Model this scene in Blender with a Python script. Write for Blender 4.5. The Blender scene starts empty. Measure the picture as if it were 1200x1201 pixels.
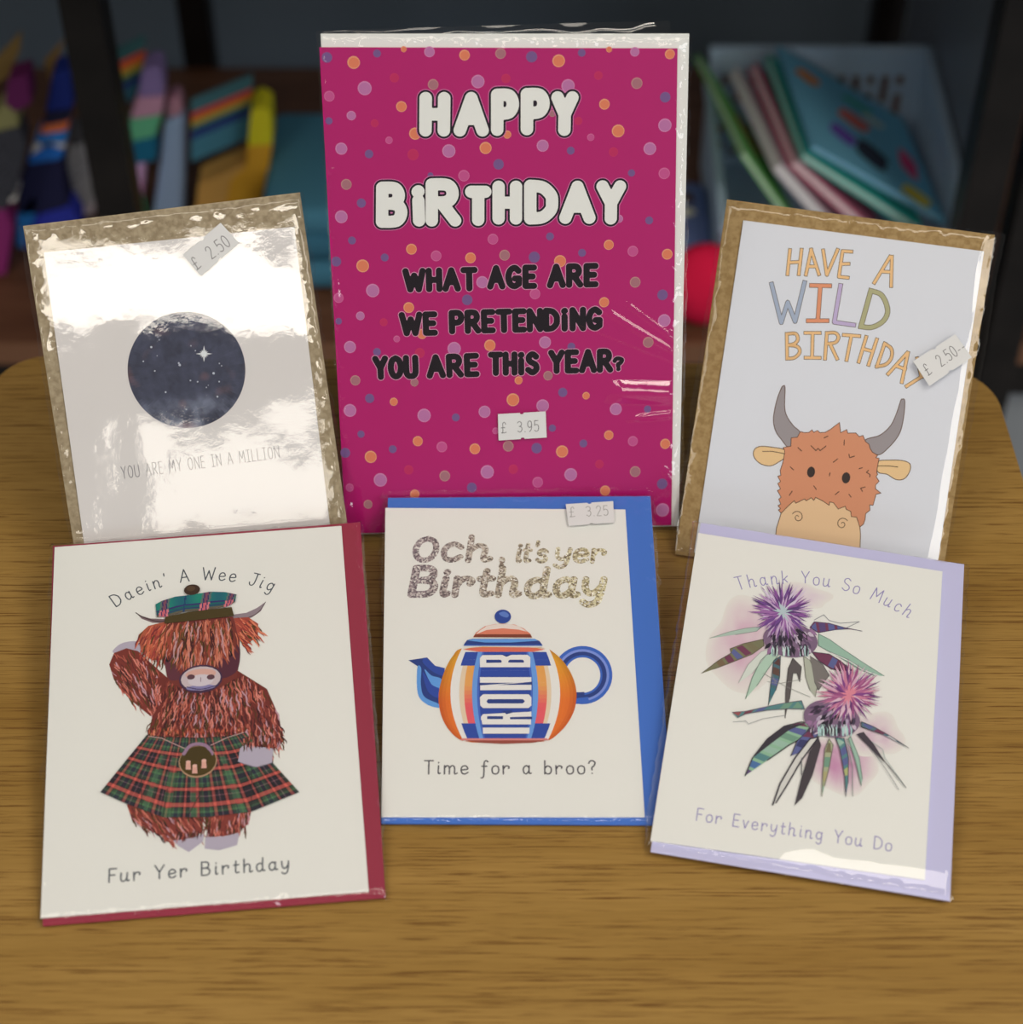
import bpy, math, random
import numpy as np
from mathutils import Vector, Matrix, noise
from mathutils.geometry import tessellate_polygon
R = random.Random(7)
S = bpy.context.scene
COL = S.collection
TZ = 0.75                                   # table top height
# ------------------------------------------------------------------ camera
TH = 0.82034715
F = 2399.92
CAMZ = TZ + 0.6794068
cam = bpy.data.objects.new('camera', bpy.data.cameras.new('camera')); COL.objects.link(cam)
cam.location = (0, 0, CAMZ); cam.rotation_euler = (math.pi/2 - TH, 0, 0)
cam.data.sensor_fit = 'HORIZONTAL'; cam.data.sensor_width = 36.0; cam.data.lens = 36.0*F/1200
cam.data.clip_start = 0.05
cam.data.dof.use_dof = True; cam.data.dof.focus_distance = 0.87; cam.data.dof.aperture_fstop = 7.0
S.camera = cam
# ------------------------------------------------------------------ world, lights, exposure
S.view_settings.view_transform = 'Standard'; S.view_settings.look = 'None'
S.view_settings.exposure = 0.13; S.view_settings.gamma = 1.0; S.view_settings.use_curve_mapping = False
W = bpy.data.worlds.new('world'); S.world = W; W.use_nodes = True
W.node_tree.nodes['Background'].inputs[0].default_value = (1.0, 0.92, 0.82, 1)
W.node_tree.nodes['Background'].inputs[1].default_value = 0.12
def area(name, loc, target, sx, sy, power, col):
    l = bpy.data.lights.new(name, 'AREA'); l.shape = 'RECTANGLE'; l.size = sx; l.size_y = sy; l.energy = power; l.color = col
    o = bpy.data.objects.new(name, l); COL.objects.link(o); o.location = loc
    o.rotation_euler = (Vector(target) - Vector(loc)).to_track_quat('-Z', 'Y').to_euler()
    return o
WARM = (1.0, 0.93, 0.82)
CEIL = TZ + 1.65
area('ceiling_panel_behind', (0.15, -1.45, CEIL), (0.15, -1.45, 0), 0.56, 0.24, 4.6, WARM)
area('ceiling_panel_far_behind', (0.30, -2.10, CEIL), (0.30, -2.10, 0), 0.44, 0.40, 3.4, WARM)
area('ceiling_panel_right', (0.95, 0.05, CEIL), (0.95, 0.05, 0), 0.6, 1.2, 14, WARM)
area('ceiling_panel_left', (-0.75, -0.10, CEIL), (-0.75, -0.10, 0), 0.6, 1.2, 6, WARM)
area('ceiling_panel_overhead', (0.15, 0.10, CEIL), (0.15, 0.10, 0), 0.9, 0.3, 3.5, WARM)
area('fill_panel_front_right', (1.35, -1.05, CEIL), (1.35, -1.05, 0), 0.6, 1.2, 11, WARM)  # unseen panel added to bring frontal light to the upright cards
area('fill_panel_front_left', (-1.25, -1.05, CEIL), (-1.25, -1.05, 0), 0.6, 1.2, 9, WARM)  # left counterpart, likewise added as frontal light for the upright cards
area('shop_window', (1.9, -4.2, 1.5), (0.1, 0.6, 0.9), 1.0, 1.4, 26, (0.86, 0.93, 1.0))
# ------------------------------------------------------------------ colour helpers
K = (0.86, 0.80, 0.69)                      # what a perfect white sheet reads as
def lin(c):
    c /= 255.0
    return c/12.92 if c <= 0.04045 else ((c+0.055)/1.055)**2.4
def alb(rgb, k=K):
    return tuple(min(0.9, lin(c)/q) for c, q in zip(rgb, k)) + (1.0,)
MATS = {}
def mat(name, rgb=None, rough=0.6, spec=0.3, k=K):
    if name in MATS: return MATS[name]
    m = bpy.data.materials.new(name); m.use_nodes = True
    b = m.node_tree.nodes['Principled BSDF']
    if rgb: b.inputs['Base Color'].default_value = alb(rgb, k)
    b.inputs['Roughness'].default_value = rough; b.inputs['Specular IOR Level'].default_value = spec
    MATS[name] = m; return m
def nd(m, t, **kw):
    n = m.node_tree.nodes.new(t)
    for k_, v in kw.items():
        if k_.startswith('i_'): n.inputs[k_[2:].replace('_', ' ')].default_value = v
        else: setattr(n, k_, v)
    return n
def lk(m, a, b): m.node_tree.links.new(a, b)
def ramp(m, fac, stops):
    r = nd(m, 'ShaderNodeValToRGB'); e = r.color_ramp.elements
    while len(e) < len(stops): e.new(0.5)
    for s, (p, c) in zip(e, stops): s.position = p; s.color = c
    lk(m, fac, r.inputs[0]); return r.outputs[0]
def noisy(name, c1, c2, scale, rough=0.7, stretch=(1, 1, 1), bump=0.0, detail=4, lo=0.35, hi=0.65, k=K):
    m = mat(name, rough=rough); b = m.node_tree.nodes['Principled BSDF']
    tc = nd(m, 'ShaderNodeTexCoord'); mp = nd(m, 'ShaderNodeMapping'); mp.inputs['Scale'].default_value = stretch
    lk(m, tc.outputs['Object'], mp.inputs[0])
    n = nd(m, 'ShaderNodeTexNoise'); n.inputs['Scale'].default_value = scale; n.inputs['Detail'].default_value = detail
    lk(m, mp.outputs[0], n.inputs['Vector'])
    lk(m, ramp(m, n.outputs[0], [(lo, alb(c1, k)), (hi, alb(c2, k))]), b.inputs['Base Color'])
    if bump:
        bp = nd(m, 'ShaderNodeBump'); bp.inputs['Strength'].default_value = bump; bp.inputs['Distance'].default_value = 0.001
        lk(m, n.outputs[0], bp.inputs['Height']); lk(m, bp.outputs[0], b.inputs['Normal'])
    return m
def print_mat():
    m = mat('printed_ink', rough=0.55, spec=0.2); a = nd(m, 'ShaderNodeAttribute'); a.attribute_name = 'Col'
    lk(m, a.outputs['Color'], m.node_tree.nodes['Principled BSDF'].inputs['Base Color']); return m
def cloth_mat():
    m = mat('coloured_cloth', rough=0.9, spec=0.1); a = nd(m, 'ShaderNodeAttribute'); a.attribute_name = 'Col'
    lk(m, a.outputs['Color'], m.node_tree.nodes['Principled BSDF'].inputs['Base Color']); return m
def film_mat():
    m = bpy.data.materials.new('clear_film'); m.use_nodes = True; t = m.node_tree; t.nodes.clear()
    o = t.nodes.new('ShaderNodeOutputMaterial'); mx = t.nodes.new('ShaderNodeMixShader')
    tr = t.nodes.new('ShaderNodeBsdfTransparent'); gl = t.nodes.new('ShaderNodeBsdfGlossy'); fr = t.nodes.new('ShaderNodeFresnel')
    t.nodes.remove(fr); tr.inputs[0].default_value = (0.985, 0.985, 0.985, 1); gl.inputs['Roughness'].default_value = 0.03
    tc = t.nodes.new('ShaderNodeTexCoord'); ns = t.nodes.new('ShaderNodeTexNoise'); ns.inputs['Scale'].default_value = 260; ns.inputs['Detail'].default_value = 3
    bp = t.nodes.new('ShaderNodeBump'); bp.inputs['Strength'].default_value = 0.10; bp.inputs['Distance'].default_value = 0.0002
    t.links.new(tc.outputs['Object'], ns.inputs['Vector']); t.links.new(ns.outputs[0], bp.inputs['Height']); t.links.new(bp.outputs[0], gl.inputs['Normal'])
    g = t.nodes.new('ShaderNodeNewGeometry'); dt = t.nodes.new('ShaderNodeVectorMath'); dt.operation = 'DOT_PRODUCT'
    t.links.new(g.outputs['Incoming'], dt.inputs[0]); t.links.new(g.outputs['Normal'], dt.inputs[1])
    def mth(op, a_, b_=None):
        n_ = t.nodes.new('ShaderNodeMath'); n_.operation = op
        for i_, v_ in enumerate((a_, b_)):
            if v_ is None: continue
            if isinstance(v_, (int, float)): n_.inputs[i_].default_value = v_
            else: t.links.new(v_, n_.inputs[i_])
        return n_.outputs[0]
    sch = mth('ADD', mth('MULTIPLY', mth('POWER', mth('SUBTRACT', 1.0, mth('ABSOLUTE', dt.outputs['Value'])), 5.0), 0.92), 0.07)
    t.links.new(sch, mx.inputs[0])
    t.links.new(tr.outputs[0], mx.inputs[1]); t.links.new(gl.outputs[0], mx.inputs[2]); t.links.new(mx.outputs[0], o.inputs[0])
    MATS['clear_film'] = m; return m
def glitter_mat():
    m = mat('glitter_foil', rough=0.35, spec=0.6); b = m.node_tree.nodes['Principled BSDF']; b.inputs['Metallic'].default_value = 0.1
    tc = nd(m, 'ShaderNodeTexCoord'); v = nd(m, 'ShaderNodeTexVoronoi'); v.inputs['Scale'].default_value = 1500
    lk(m, tc.outputs['Object'], v.inputs['Vector'])
    sp = nd(m, 'ShaderNodeSeparateColor'); lk(m, v.outputs['Color'], sp.inputs[0])
    xs = nd(m, 'ShaderNodeSeparateXYZ'); lk(m, tc.outputs['Object'], xs.inputs[0])
    mr = nd(m, 'ShaderNodeMapRange'); mr.inputs['From Min'].default_value = 0.015; mr.inputs['From Max'].default_value = 0.095; lk(m, xs.outputs['X'], mr.inputs['Value'])
    cl = ramp(m, sp.outputs[0], [(0.0, alb((84, 72, 76))), (0.35, alb((134, 118, 118))), (0.7, alb((176, 160, 152))), (1.0, alb((222, 212, 196)))])
    cr = ramp(m, sp.outputs[0], [(0.0, alb((112, 98, 64))), (0.35, alb((178, 164, 120))), (0.7, alb((226, 214, 164))), (1.0, alb((250, 244, 206)))])
    gm = nd(m, 'ShaderNodeMix', data_type='RGBA'); lk(m, mr.outputs[0], gm.inputs['Factor']); lk(m, cl, gm.inputs[6]); lk(m, cr, gm.inputs[7]); lk(m, gm.outputs[2], b.inputs['Base Color'])  # greyer left to paler gold right: lighting across the letters put into the colour
    sb = nd(m, 'ShaderNodeVectorMath', operation='SUBTRACT'); sb.inputs[1].default_value = (0.5, 0.5, 0.5); lk(m, v.outputs['Color'], sb.inputs[0])
    sc = nd(m, 'ShaderNodeVectorMath', operation='SCALE'); sc.inputs['Scale'].default_value = 0.6; lk(m, sb.outputs[0], sc.inputs[0])
    g = nd(m, 'ShaderNodeNewGeometry'); ad = nd(m, 'ShaderNodeVectorMath', operation='ADD'); lk(m, g.outputs['Normal'], ad.inputs[0]); lk(m, sc.outputs[0], ad.inputs[1])
    nm = nd(m, 'ShaderNodeVectorMath', operation='NORMALIZE'); lk(m, ad.outputs[0], nm.inputs[0]); lk(m, nm.outputs[0], b.inputs['Normal'])
    return m
def wood_mat():
    m = mat('oak_laminate', rough=0.42, spec=0.35); b = m.node_tree.nodes['Principled BSDF']
    tc = nd(m, 'ShaderNodeTexCoord')
    def ns(scale, st, det, rough=0.55):
        mp = nd(m, 'ShaderNodeMapping'); mp.inputs['Scale'].default_value = st; lk(m, tc.outputs['Object'], mp.inputs[0])
        n = nd(m, 'ShaderNodeTexNoise'); n.inputs['Scale'].default_value = scale; n.inputs['Detail'].default_value = det; n.inputs['Roughness'].default_value = rough
        lk(m, mp.outputs[0], n.inputs['Vector']); return n.outputs[0]
    base = ramp(m, ns(8, (0.35, 3.0, 1), 5), [(0.3, alb((136, 100, 43))), (0.5, alb((147, 111, 52))), (0.72, alb((158, 121, 61)))])
    pores = ramp(m, ns(66, (0.50, 25, 1), 2.5, 0.6), [(0.36, (0, 0, 0, 1)), (0.45, (1, 1, 1, 1))])
    fine = ramp(m, ns(150, (0.2, 9, 1), 2), [(0.3, (0.86, 0.845, 0.81, 1)), (0.7, (1.05, 1.05, 1.05, 1))])
    mx = nd(m, 'ShaderNodeMix', data_type='RGBA'); lk(m, pores, mx.inputs['Factor']); mx.inputs[6].default_value = alb((106, 71, 28)); lk(m, base, mx.inputs[7])
    m2 = nd(m, 'ShaderNodeMix', data_type='RGBA', blend_type='MULTIPLY'); m2.inputs['Factor'].default_value = 1; lk(m, mx.outputs[2], m2.inputs[6]); lk(m, fine, m2.inputs[7])
    lk(m, m2.outputs[2], b.inputs['Base Color'])
    return m
INK, CLOTH, FILM, GLIT, WOOD = print_mat(), cloth_mat(), film_mat(), glitter_mat(), wood_mat()
# ------------------------------------------------------------------ object helpers
def link(name, me, m=None, parent=None, loc=None):
    o = bpy.data.objects.new(name, me); COL.objects.link(o)
    if m and me: me.materials.append(m)
    if parent: o.parent = parent
    if loc: o.location = loc
    return o
def tag(o, label=None, cat=None, group=None, kind=None):
    if label: o['label'] = label
    if cat: o['category'] = cat
    if group: o['group'] = group
    if kind: o['kind'] = kind
    return o
def empty(name, loc, label, cat, group=None, rot=None):
    o = link(name, None, loc=loc); o.empty_display_size = 0.02
    if rot: o.rotation_euler = rot
    return tag(o, label, cat, group)
class MB:
    """a mesh under construction, one colour per face"""
    def __init__(s): s.v = []; s.f = []; s.c = []
    def add(s, vs, fs, col=(1, 1, 1, 1)):
        n = len(s.v); s.v += [tuple(p) for p in vs]
        for f in fs: s.f.append([i+n for i in f]); s.c.append(col)
    def box(s, c, d, col=(1, 1, 1, 1), M=None):
        vs = [Vector((c[0]+sx*d[0]/2, c[1]+sy*d[1]/2, c[2]+sz*d[2]/2)) for sx in (-1, 1) for sy in (-1, 1) for sz in (-1, 1)]
        if M: vs = [M @ p for p in vs]
        s.add(vs, [(0, 1, 3, 2), (4, 6, 7, 5), (0, 4, 5, 1), (2, 3, 7, 6), (0, 2, 6, 4), (1, 5, 7, 3)], col)
    def prism(s, poly, z0, z1, col=(1, 1, 1, 1), f=None):
        """poly of 2-D points, extruded z0..z1; f maps (a, b, z) to 3-D"""
        f = f or (lambda a, b, z: (a, b, z)); n = len(poly)
        ar = sum(poly[i][0]*poly[(i+1) % n][1]-poly[(i+1) % n][0]*poly[i][1] for i in range(n))
        if ar < 0: poly = poly[::-1]
        t = tessellate_polygon([[Vector((p[0], p[1], 0)) for p in poly]])
        vs = [f(p[0], p[1], z0) for p in poly]+[f(p[0], p[1], z1) for p in poly]
        fs = []
        for a, b, c in t:
            cr = (poly[b][0]-poly[a][0])*(poly[c][1]-poly[a][1])-(poly[b][1]-poly[a][1])*(poly[c][0]-poly[a][0])
            if cr < 0: b, c = c, b
            fs.append((a+n, b+n, c+n)); fs.append((a, c, b))
        for i in range(n): j = (i+1) % n; fs.append((i, j, j+n, i+n))
        s.add(vs, fs, col)
    def build(s, name, m, parent=None, bevel=0, seg=2, smooth=False, loc=None, sub=0):
        me = bpy.data.meshes.new(name); me.from_pydata(s.v, [], s.f); me.update()
        a = me.attributes.new('Col', 'FLOAT_COLOR', 'FACE')
        a.data.foreach_set('color', [x for c in s.c for x in (tuple(c)+(1,))[:4]])
        if smooth: me.polygons.foreach_set('use_smooth', [True]*len(me.polygons))
        o = link(name, me, m, parent, loc)
        if bevel:
            b = o.modifiers.new('edge', 'BEVEL'); b.width = bevel; b.segments = seg; b.limit_method = 'ANGLE'
        if sub:
            b = o.modifiers.new('smooth', 'SUBSURF'); b.levels = sub; b.render_levels = sub
        return o
def catmull(p, closed=False, n=6):
    out = []; m = len(p)
    if m < 3: return list(p)
    rng = range(m) if closed else range(m-1)
    for i in rng:
        g = (lambda k: p[k % m]) if closed else (lambda k: p[max(0, min(m-1, k))])
        a, b, c, d = g(i-1), g(i), g(i+1), g(i+2)
        for k in range(n):
            t = k/n
            out.append(tuple(0.5*((2*b[q])+(-a[q]+c[q])*t+(2*a[q]-5*b[q]+4*c[q]-d[q])*t*t+(-a[q]+3*b[q]-3*c[q]+d[q])*t**3) for q in (0, 1)))
    if not closed: out.append(tuple(p[-1]))
    return out
def ray(px, py):
    c, s = math.cos(TH), math.sin(TH); a = (px-600)/F; b = (600.5-py)/F
    return Vector((0, 0, CAMZ)), Vector((a, c+b*s, -s+b*c))
def at_z(px, py, z):
    o, d = ray(px, py); return o+d*((z-o.z)/d.z)
def at_y(px, py, y):
    o, d = ray(px, py); return o+d*((y-o.y)/d.y)
# ------------------------------------------------------------------ setting
FL = MB(); FL.box((0, 1.0, -0.02), (5, 5, 0.04)); fo = FL.build('floor', noisy('grey_vinyl_floor', (120, 122, 118), (134, 135, 130), 14, 0.5), None); tag(fo, kind='structure')
WB = MB(); WB.box((0, 1.95, 0.75), (5, 0.06, 1.6)); wo = WB.build('wall_back', mat('dark_grey_wall', (112, 121, 126), 0.8, 0.1)); tag(wo, kind='structure')
# ------------------------------------------------------------------ rack with low shelf
SZ = 0.379                                   # shelf top
FY, BY = 1.155, 1.515                        # front and back edge of the shelf
STEEL = noisy('brown_black_steel', (26, 22, 20), (34, 29, 26), 30, 0.45)
BOARD = noisy('walnut_board', (92, 58, 38), (112, 74, 50), 8, 0.5, (1, 9, 9))
EDGE = mat('walnut_edging', (128, 88, 62), 0.45)
def rack(x0, x1, posts, label, panels=(), lean=0.0, floor_panel=False):
    r = empty('display_rack', ((x0+x1)/2, (FY+BY)/2, 0), label, 'rack')
    o = r.location
    def part(name, c, d, m, parent=None, bev=0.0015):
        b = MB(); b.box((0, 0, 0), d); return b.build(name, m, parent or r, bevel=bev, loc=Vector(c)-o if parent is None else c)
    w = x1-x0; cx = (x0+x1)/2
    sh = part('shelf', (cx, (FY+BY)/2, SZ-0.010), (w, BY-FY, 0.020), BOARD)
    b = MB(); b.box((0, 0, 0), (w, 0.002, 0.020)); b.build('shelf_edging', EDGE, sh, loc=(0, -(BY-FY)/2-0.001, 0))
    part('unseen_shade_shelf', (cx, (0.99+BY)/2, 0.845), (w, BY-0.99, 0.024), BOARD)  # unseen deep board, added to shade the goods on the low shelf
    part('front_rail', (cx, FY+0.014, SZ-0.038), (w, 0.026, 0.034), STEEL)
    part('back_rail', (cx, BY-0.014, SZ-0.038), (w, 0.026, 0.034), STEEL)
    for x in posts:
        part('front_post', (x, FY-0.018, 0.56), (0.027, 0.030, 1.12), STEEL).rotation_euler.y = lean
        part('back_post', (x, BY+0.016, 0.56), (0.027, 0.030, 1.12), STEEL)
    for x in panels:
        part('side_panel', (x, (FY+BY)/2, 0.72), (0.004, BY-FY-0.06, 0.62), mat('smoky_panel', (112, 114, 116), 0.4))
    if floor_panel: part('lit_floor_panel', (cx, FY+0.02, 0.165), (w, 0.012, 0.31), mat('lit_floor_grey', (150, 150, 146), 0.6, 0.2))  # added upright panel standing in for the lit grey floor
    return r
rack(-0.86, 0.344, (-0.84, -0.275, 0.327), 'dark steel display rack with walnut shelf holding socks and a white basket', (0.337,))
rack(0.349, 1.2, (0.364, 1.18), 'second dark steel rack at the right edge of the photo, beyond the table corner', floor_panel=True)
# ------------------------------------------------------------------ table
tb = empty('table', (0, 0.45, 0), 'oak-coloured table with rounded corners under the six cards', 'table')
def arc(cx, cy, r, a0, a1, n=10): return [(cx+r*math.cos(math.radians(a0+(a1-a0)*i/n)), cy+r*math.sin(math.radians(a0+(a1-a0)*i/n))) for i in range(n+1)]
out = arc(-0.225, 0.7125, 0.0255, 180, 92) + arc(0.2035, 0.7005, 0.0300, 87, 5) + [(0.2375, 0.62), (0.247, 0.45), (0.252, 0.20)] + arc(0.227, 0.155, 0.0255, 0, -90) + arc(-0.232, 0.155, 0.0255, -90, -180) + [(-0.257, 0.40)]
b = MB(); b.prism([(x, y-0.45) for x, y in out], TZ-0.022, TZ)
top = b.build('tabletop', WOOD, tb, bevel=0.0018, seg=3)
b = MB(); n = len(out)
for i in range(n):
    (xa, ya), (xb, yb) = out[i], out[(i+1) % n]
    d = math.hypot(xb-xa, yb-ya)
    if d < 1e-6: continue
    nx, ny = -(yb-ya)/d*0.0005, (xb-xa)/d*0.0005
    b.add([(xa+nx, ya-.45+ny, -0.019), (xb+nx, yb-.45+ny, -0.019), (xb+nx, yb-.45+ny, -0.003), (xa+nx, ya-.45+ny, -0.003)], [(0, 1, 2, 3)])
b.build('edge_band', mat('pale_edge_band', (196, 168, 112), 0.4), top, loc=(0, 0, TZ))
for x, y in ((-0.2, 0.20), (0.2, 0.20), (-0.2, 0.66), (0.2, 0.66)):
    b = MB(); b.box((x, y-0.45, (TZ-0.022)/2), (0.034, 0.034, TZ-0.022)); b.build('leg', STEEL, tb, bevel=0.002)
# ------------------------------------------------------------------ socks and the other goods on the shelf
def piece(poly, Y, px0=None):
    return [(at_y(x, y, Y).x, at_y(x, y, Y).z) for x, y in poly]
def standing(name, label, cat, group, Y, t, bands, header=None, k=K):
    """a flat good standing on the shelf: coloured bands (photo outline on the plane y=Y, colour) t thick; the lowest band reaches the shelf"""
    b = MB(); pts = [p for poly, c in bands for p in poly]; xs = [at_y(x, y, Y).x for x, y in pts]; cx = (min(xs)+max(xs))/2
    r = empty(name, (cx, Y, SZ), label, cat, group)
    zmin = min(at_y(x, y, Y).z for x, y in pts); sh = SZ+0.0005-zmin
    def emit(mb, poly, c, y0, th):
        q = [(x-cx, max(z, zmin) - SZ + (sh if abs(z-zmin) < 0.012 else 0)) for x, z in piece(poly, Y)]
        mb.prism(q, 0, th, alb(c, k), f=lambda a, z, w: (a, y0+w, z))
    for poly, c in bands: emit(b, poly, c, -t/2, t)
    b.build('sock' if cat == 'socks' else 'body', CLOTH, r, bevel=t*0.28, seg=3)
    if header:
        hb = MB()
        for poly, c in header: emit(hb, poly, c, t/2+0.001, 0.002)
        hb.build('header_card', CLOTH, r)
    return r
SG = 'socks standing on the low shelf'
KB = (0.36, 0.37, 0.36)
standing('sock_pair', 'purple and black sock pair with white script, standing leftmost on the rack shelf', 'socks', SG, 1.243, 0.022,
  [([(12, 84), (36, 78), (40, 112), (22, 122), (8, 112)], (74, 28, 66)), ([(8, 112), (22, 122), (26, 138), (-4, 146), (-4, 126)], (104, 104, 70)),
   ([(-4, 146), (26, 138), (34, 160), (26, 200), (10, 236), (-30, 236), (-30, 160)], (46, 48, 54)), ([(-30, 236), (10, 236), (18, 258), (4, 290), (-34, 290)], (100, 34, 82))]
  + [([(-8+i % 3*10, 152+i*9), (2+i % 3*10, 148+i*9), (3+i % 3*10, 153+i*9), (-7+i % 3*10, 157+i*9)], (170, 174, 178)) for i in range(9)],
  [([(-10, 82), (22, 48), (20, 70), (8, 100), (-10, 110)], (92, 76, 44))], k=KB)
standing('sock_pair', 'navy sock pair with orange, white and bright blue pattern, left of the rack post', 'socks', SG, 1.275, 0.024,
  [([(64, 76), (86, 72), (88, 118), (56, 122)], (24, 36, 96)), ([(56, 122), (88, 118), (84, 132), (52, 138)], (24, 26, 44)), ([(52, 138), (84, 132), (82, 143), (48, 148)], (208, 84, 52)),
   ([(48, 148), (82, 143), (80, 158), (42, 158)], (34, 92, 178)), ([(42, 158), (60, 150), (80, 158), (78, 166), (58, 160), (38, 174)], (210, 220, 230)), ([(38, 174), (58, 160), (78, 166), (76, 176), (34, 182)], (30, 84, 170)),
   ([(34, 182), (76, 176), (78, 205), (84, 232), (54, 240), (22, 240), (24, 210)], (26, 28, 52)), ([(22, 240), (40, 214), (50, 222), (44, 244), (26, 262), (18, 262)], (34, 96, 188)), ([(44, 244), (54, 240), (84, 232), (96, 250), (94, 264), (26, 264)], (36, 44, 128))],
  [([(48, 84), (72, 58), (64, 84), (56, 110)], (104, 84, 50))], k=KB)
standing('sock_pair', 'grey sock pair with black script and pink toe, tucked behind the rack post', 'socks', SG, 1.315, 0.018,
  [([(84, 146), (98, 142), (100, 160), (82, 164)], (60, 62, 66)), ([(82, 164), (100, 160), (106, 200), (78, 206)], (120, 124, 128)), ([(78, 206), (106, 200), (110, 232), (86, 236)], (126, 130, 132)), ([(86, 236), (110, 232), (114, 252), (92, 254)], (196, 148, 172))]
  + [([(84+i % 2*3, 150+i*10), (96+i % 2*3, 147+i*10), (96+i % 2*3, 151+i*10), (84+i % 2*3, 154+i*10)], (40, 42, 46)) for i in range(8)], k=KB)
def rainbow(x0, x1, y0, y1, sl, rows):
    out_ = []; n = len(rows); yy = y0
    for h, c in rows: out_.append(([(x0, yy+sl), (x1, yy), (x1, yy+h), (x0, yy+h+sl)], c)); yy += h
    return out_
standing('sock_pair', 'lavender, pink, green and teal sock pair with rainbow header, right of the rack post', 'socks', SG, 1.30, 0.022,
  [([(168, 74), (178, 68), (192, 70), (195, 104), (163, 106)], (100, 88, 128)), ([(163, 106), (195, 104), (192, 126), (154, 132)], (142, 108, 128)), ([(154, 132), (192, 126), (184, 152), (146, 160)], (72, 136, 104)),
   ([(146, 160), (184, 152), (186, 180), (148, 186)], (22, 78, 104)), ([(148, 186), (172, 182), (170, 206), (150, 208)], (150, 122, 168)), ([(150, 208), (170, 206), (166, 236), (152, 238)], (186, 116, 148)), ([(152, 238), (166, 236), (170, 256), (150, 256)], (72, 170, 110))],
  rainbow(134, 168, 52, 120, 16, [(17, (42, 74, 76)), (7, (150, 54, 42)), (7, (156, 92, 40)), (6, (120, 116, 44)), (6, (52, 84, 60)), (8, (26, 38, 86)), (18, (40, 76, 90))]), k=KB)
standing('sock_pair', 'pale blue-grey sock pair with a pink top, between lavender socks and orange socks', 'socks', SG, 1.31, 0.020,
  [([(198, 108), (212, 104), (217, 128), (194, 134)], (132, 98, 112)), ([(194, 134), (217, 128), (217, 244), (180, 250), (188, 190)], (104, 124, 148))], k=KB)
standing('sock_pair', 'yellow and orange sock pair with a teal rainbow header, standing behind the moon card', 'socks', SG, 1.29, 0.026,
  [([(296, 118), (308, 113), (319, 120), (321, 158), (292, 160)], (212, 150, 30)), ([(292, 160), (321, 158), (316, 190), (306, 232), (284, 240), (258, 240), (272, 200), (290, 184)], (210, 116, 34)), ([(226, 236), (234, 206), (288, 182), (290, 184), (272, 200), (258, 240), (258, 248), (226, 248)], (150, 116, 60))],
  rainbow(222, 294, 100, 190, 30, [(16, (50, 84, 92)), (8, (150, 50, 46)), (7, (140, 116, 44)), (5, (56, 96, 76)), (11, (30, 44, 92)), (26, (50, 94, 112))]), k=KB)
# folded teal clothes between the moon card and the pink card
r = empty('folded_shirt', (-0.115, 1.285, SZ), 'folded teal clothing pile on the shelf, seen between moon card and pink card', 'clothing')
for z, c, dx in ((0.014, (46, 86, 104), 0), (0.040, (40, 78, 96), 0.004), (0.062, (52, 94, 112), -0.003)):
    b = MB(); b.box((dx, 0, z), (0.145, 0.150-z*0.3, 0.024), alb(c, KB)); b.build('fold', CLOTH, r, bevel=0.009, seg=4, smooth=True)
b = MB()
for i in range(5): b.box((0.02+0.011*i, -0.066, 0.0755), (0.006, 0.010+0.004*(i % 2), 0.001), alb((210, 214, 216), KB))
b.build('white_print', CLOTH, r)
r = empty('soft_toy', (-0.096, 1.182, SZ+0.006), 'small white soft toy at the shelf front beside the moon card', 'toy')
def blob(name, c, rad, col, parent, seg=20, k=KB, nz=0.0):
    b = MB(); vs = []; fs = []; n = seg; h = seg//2
    for j in range(h+1):
        for i in range(n):
            a = 2*math.pi*i/n; p = math.pi*j/h; d = Vector((math.sin(p)*math.cos(a), math.sin(p)*math.sin(a), math.cos(p))); w = 1+nz*noise.noise(d*2.2+Vector(c)*9)
            vs.append((c[0]+rad[0]*d.x*w, c[1]+rad[1]*d.y*w, c[2]+rad[2]*d.z*w))
    for j in range(h):
        for i in range(n): k_ = (i+1) % n; fs.append((j*n+i, (j+1)*n+i, (j+1)*n+k_, j*n+k_))
    b.add(vs, fs, alb(col, k)); return b.build(name, CLOTH, parent, smooth=True)
blob('body', (0, 0, 0.021), (0.024, 0.018, 0.021), (176, 182, 184), r, nz=0.2); blob('head', (0.002, -0.004, 0.049), (0.015, 0.014, 0.013), (180, 186, 188), r); blob('ear', (-0.010, -0.002, 0.063), (0.004, 0.003, 0.006), (150, 154, 158), r); blob('ear', (0.013, -0.002, 0.063), (0.004, 0.003, 0.006), (150, 154, 158), r)
# right of the pink card: blue patterned cloth, red plush, spotted toy
r = empty('folded_blanket', (0.112, 1.245, SZ), 'folded blue blanket with brown and cream pattern, between pink card and basket', 'blanket')
for z in (0.011, 0.033):
    b = MB(); b.box((0, 0, z), (0.085, 0.11, 0.022), alb((72, 86, 120), KB)); b.build('fold', CLOTH, r, bevel=0.009, seg=4, smooth=True)
b = MB()
for i in range(14): b.add([((-0.034+0.005*(i % 7)*2+R.uniform(-.004, .004))+0.007*math.cos(a*1.05), (0.012+0.018*(i//7))+0.006*math.sin(a*1.05), 0.0450) for a in range(6)], [(0, 1, 2, 3, 4, 5)], alb(R.choice([(176, 148, 104), (128, 86, 46), (60, 44, 34), (196, 176, 140)]), KB))
b.build('printed_pattern', CLOTH, r)
r = empty('plush_ball', (0.148, 1.182, SZ+0.001), 'red plush ball beside the right edge of the pink card', 'toy')
blob('body', (0, 0, 0.035), (0.034, 0.022, 0.035), (190, 16, 44), r, 28, (0.33, 0.3, 0.3), 0.06)
r = empty('dog_toy', (0.196, 1.168, SZ+0.001), 'white black-spotted soft dog toy behind the top left of the wild birthday card', 'toy')
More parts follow.
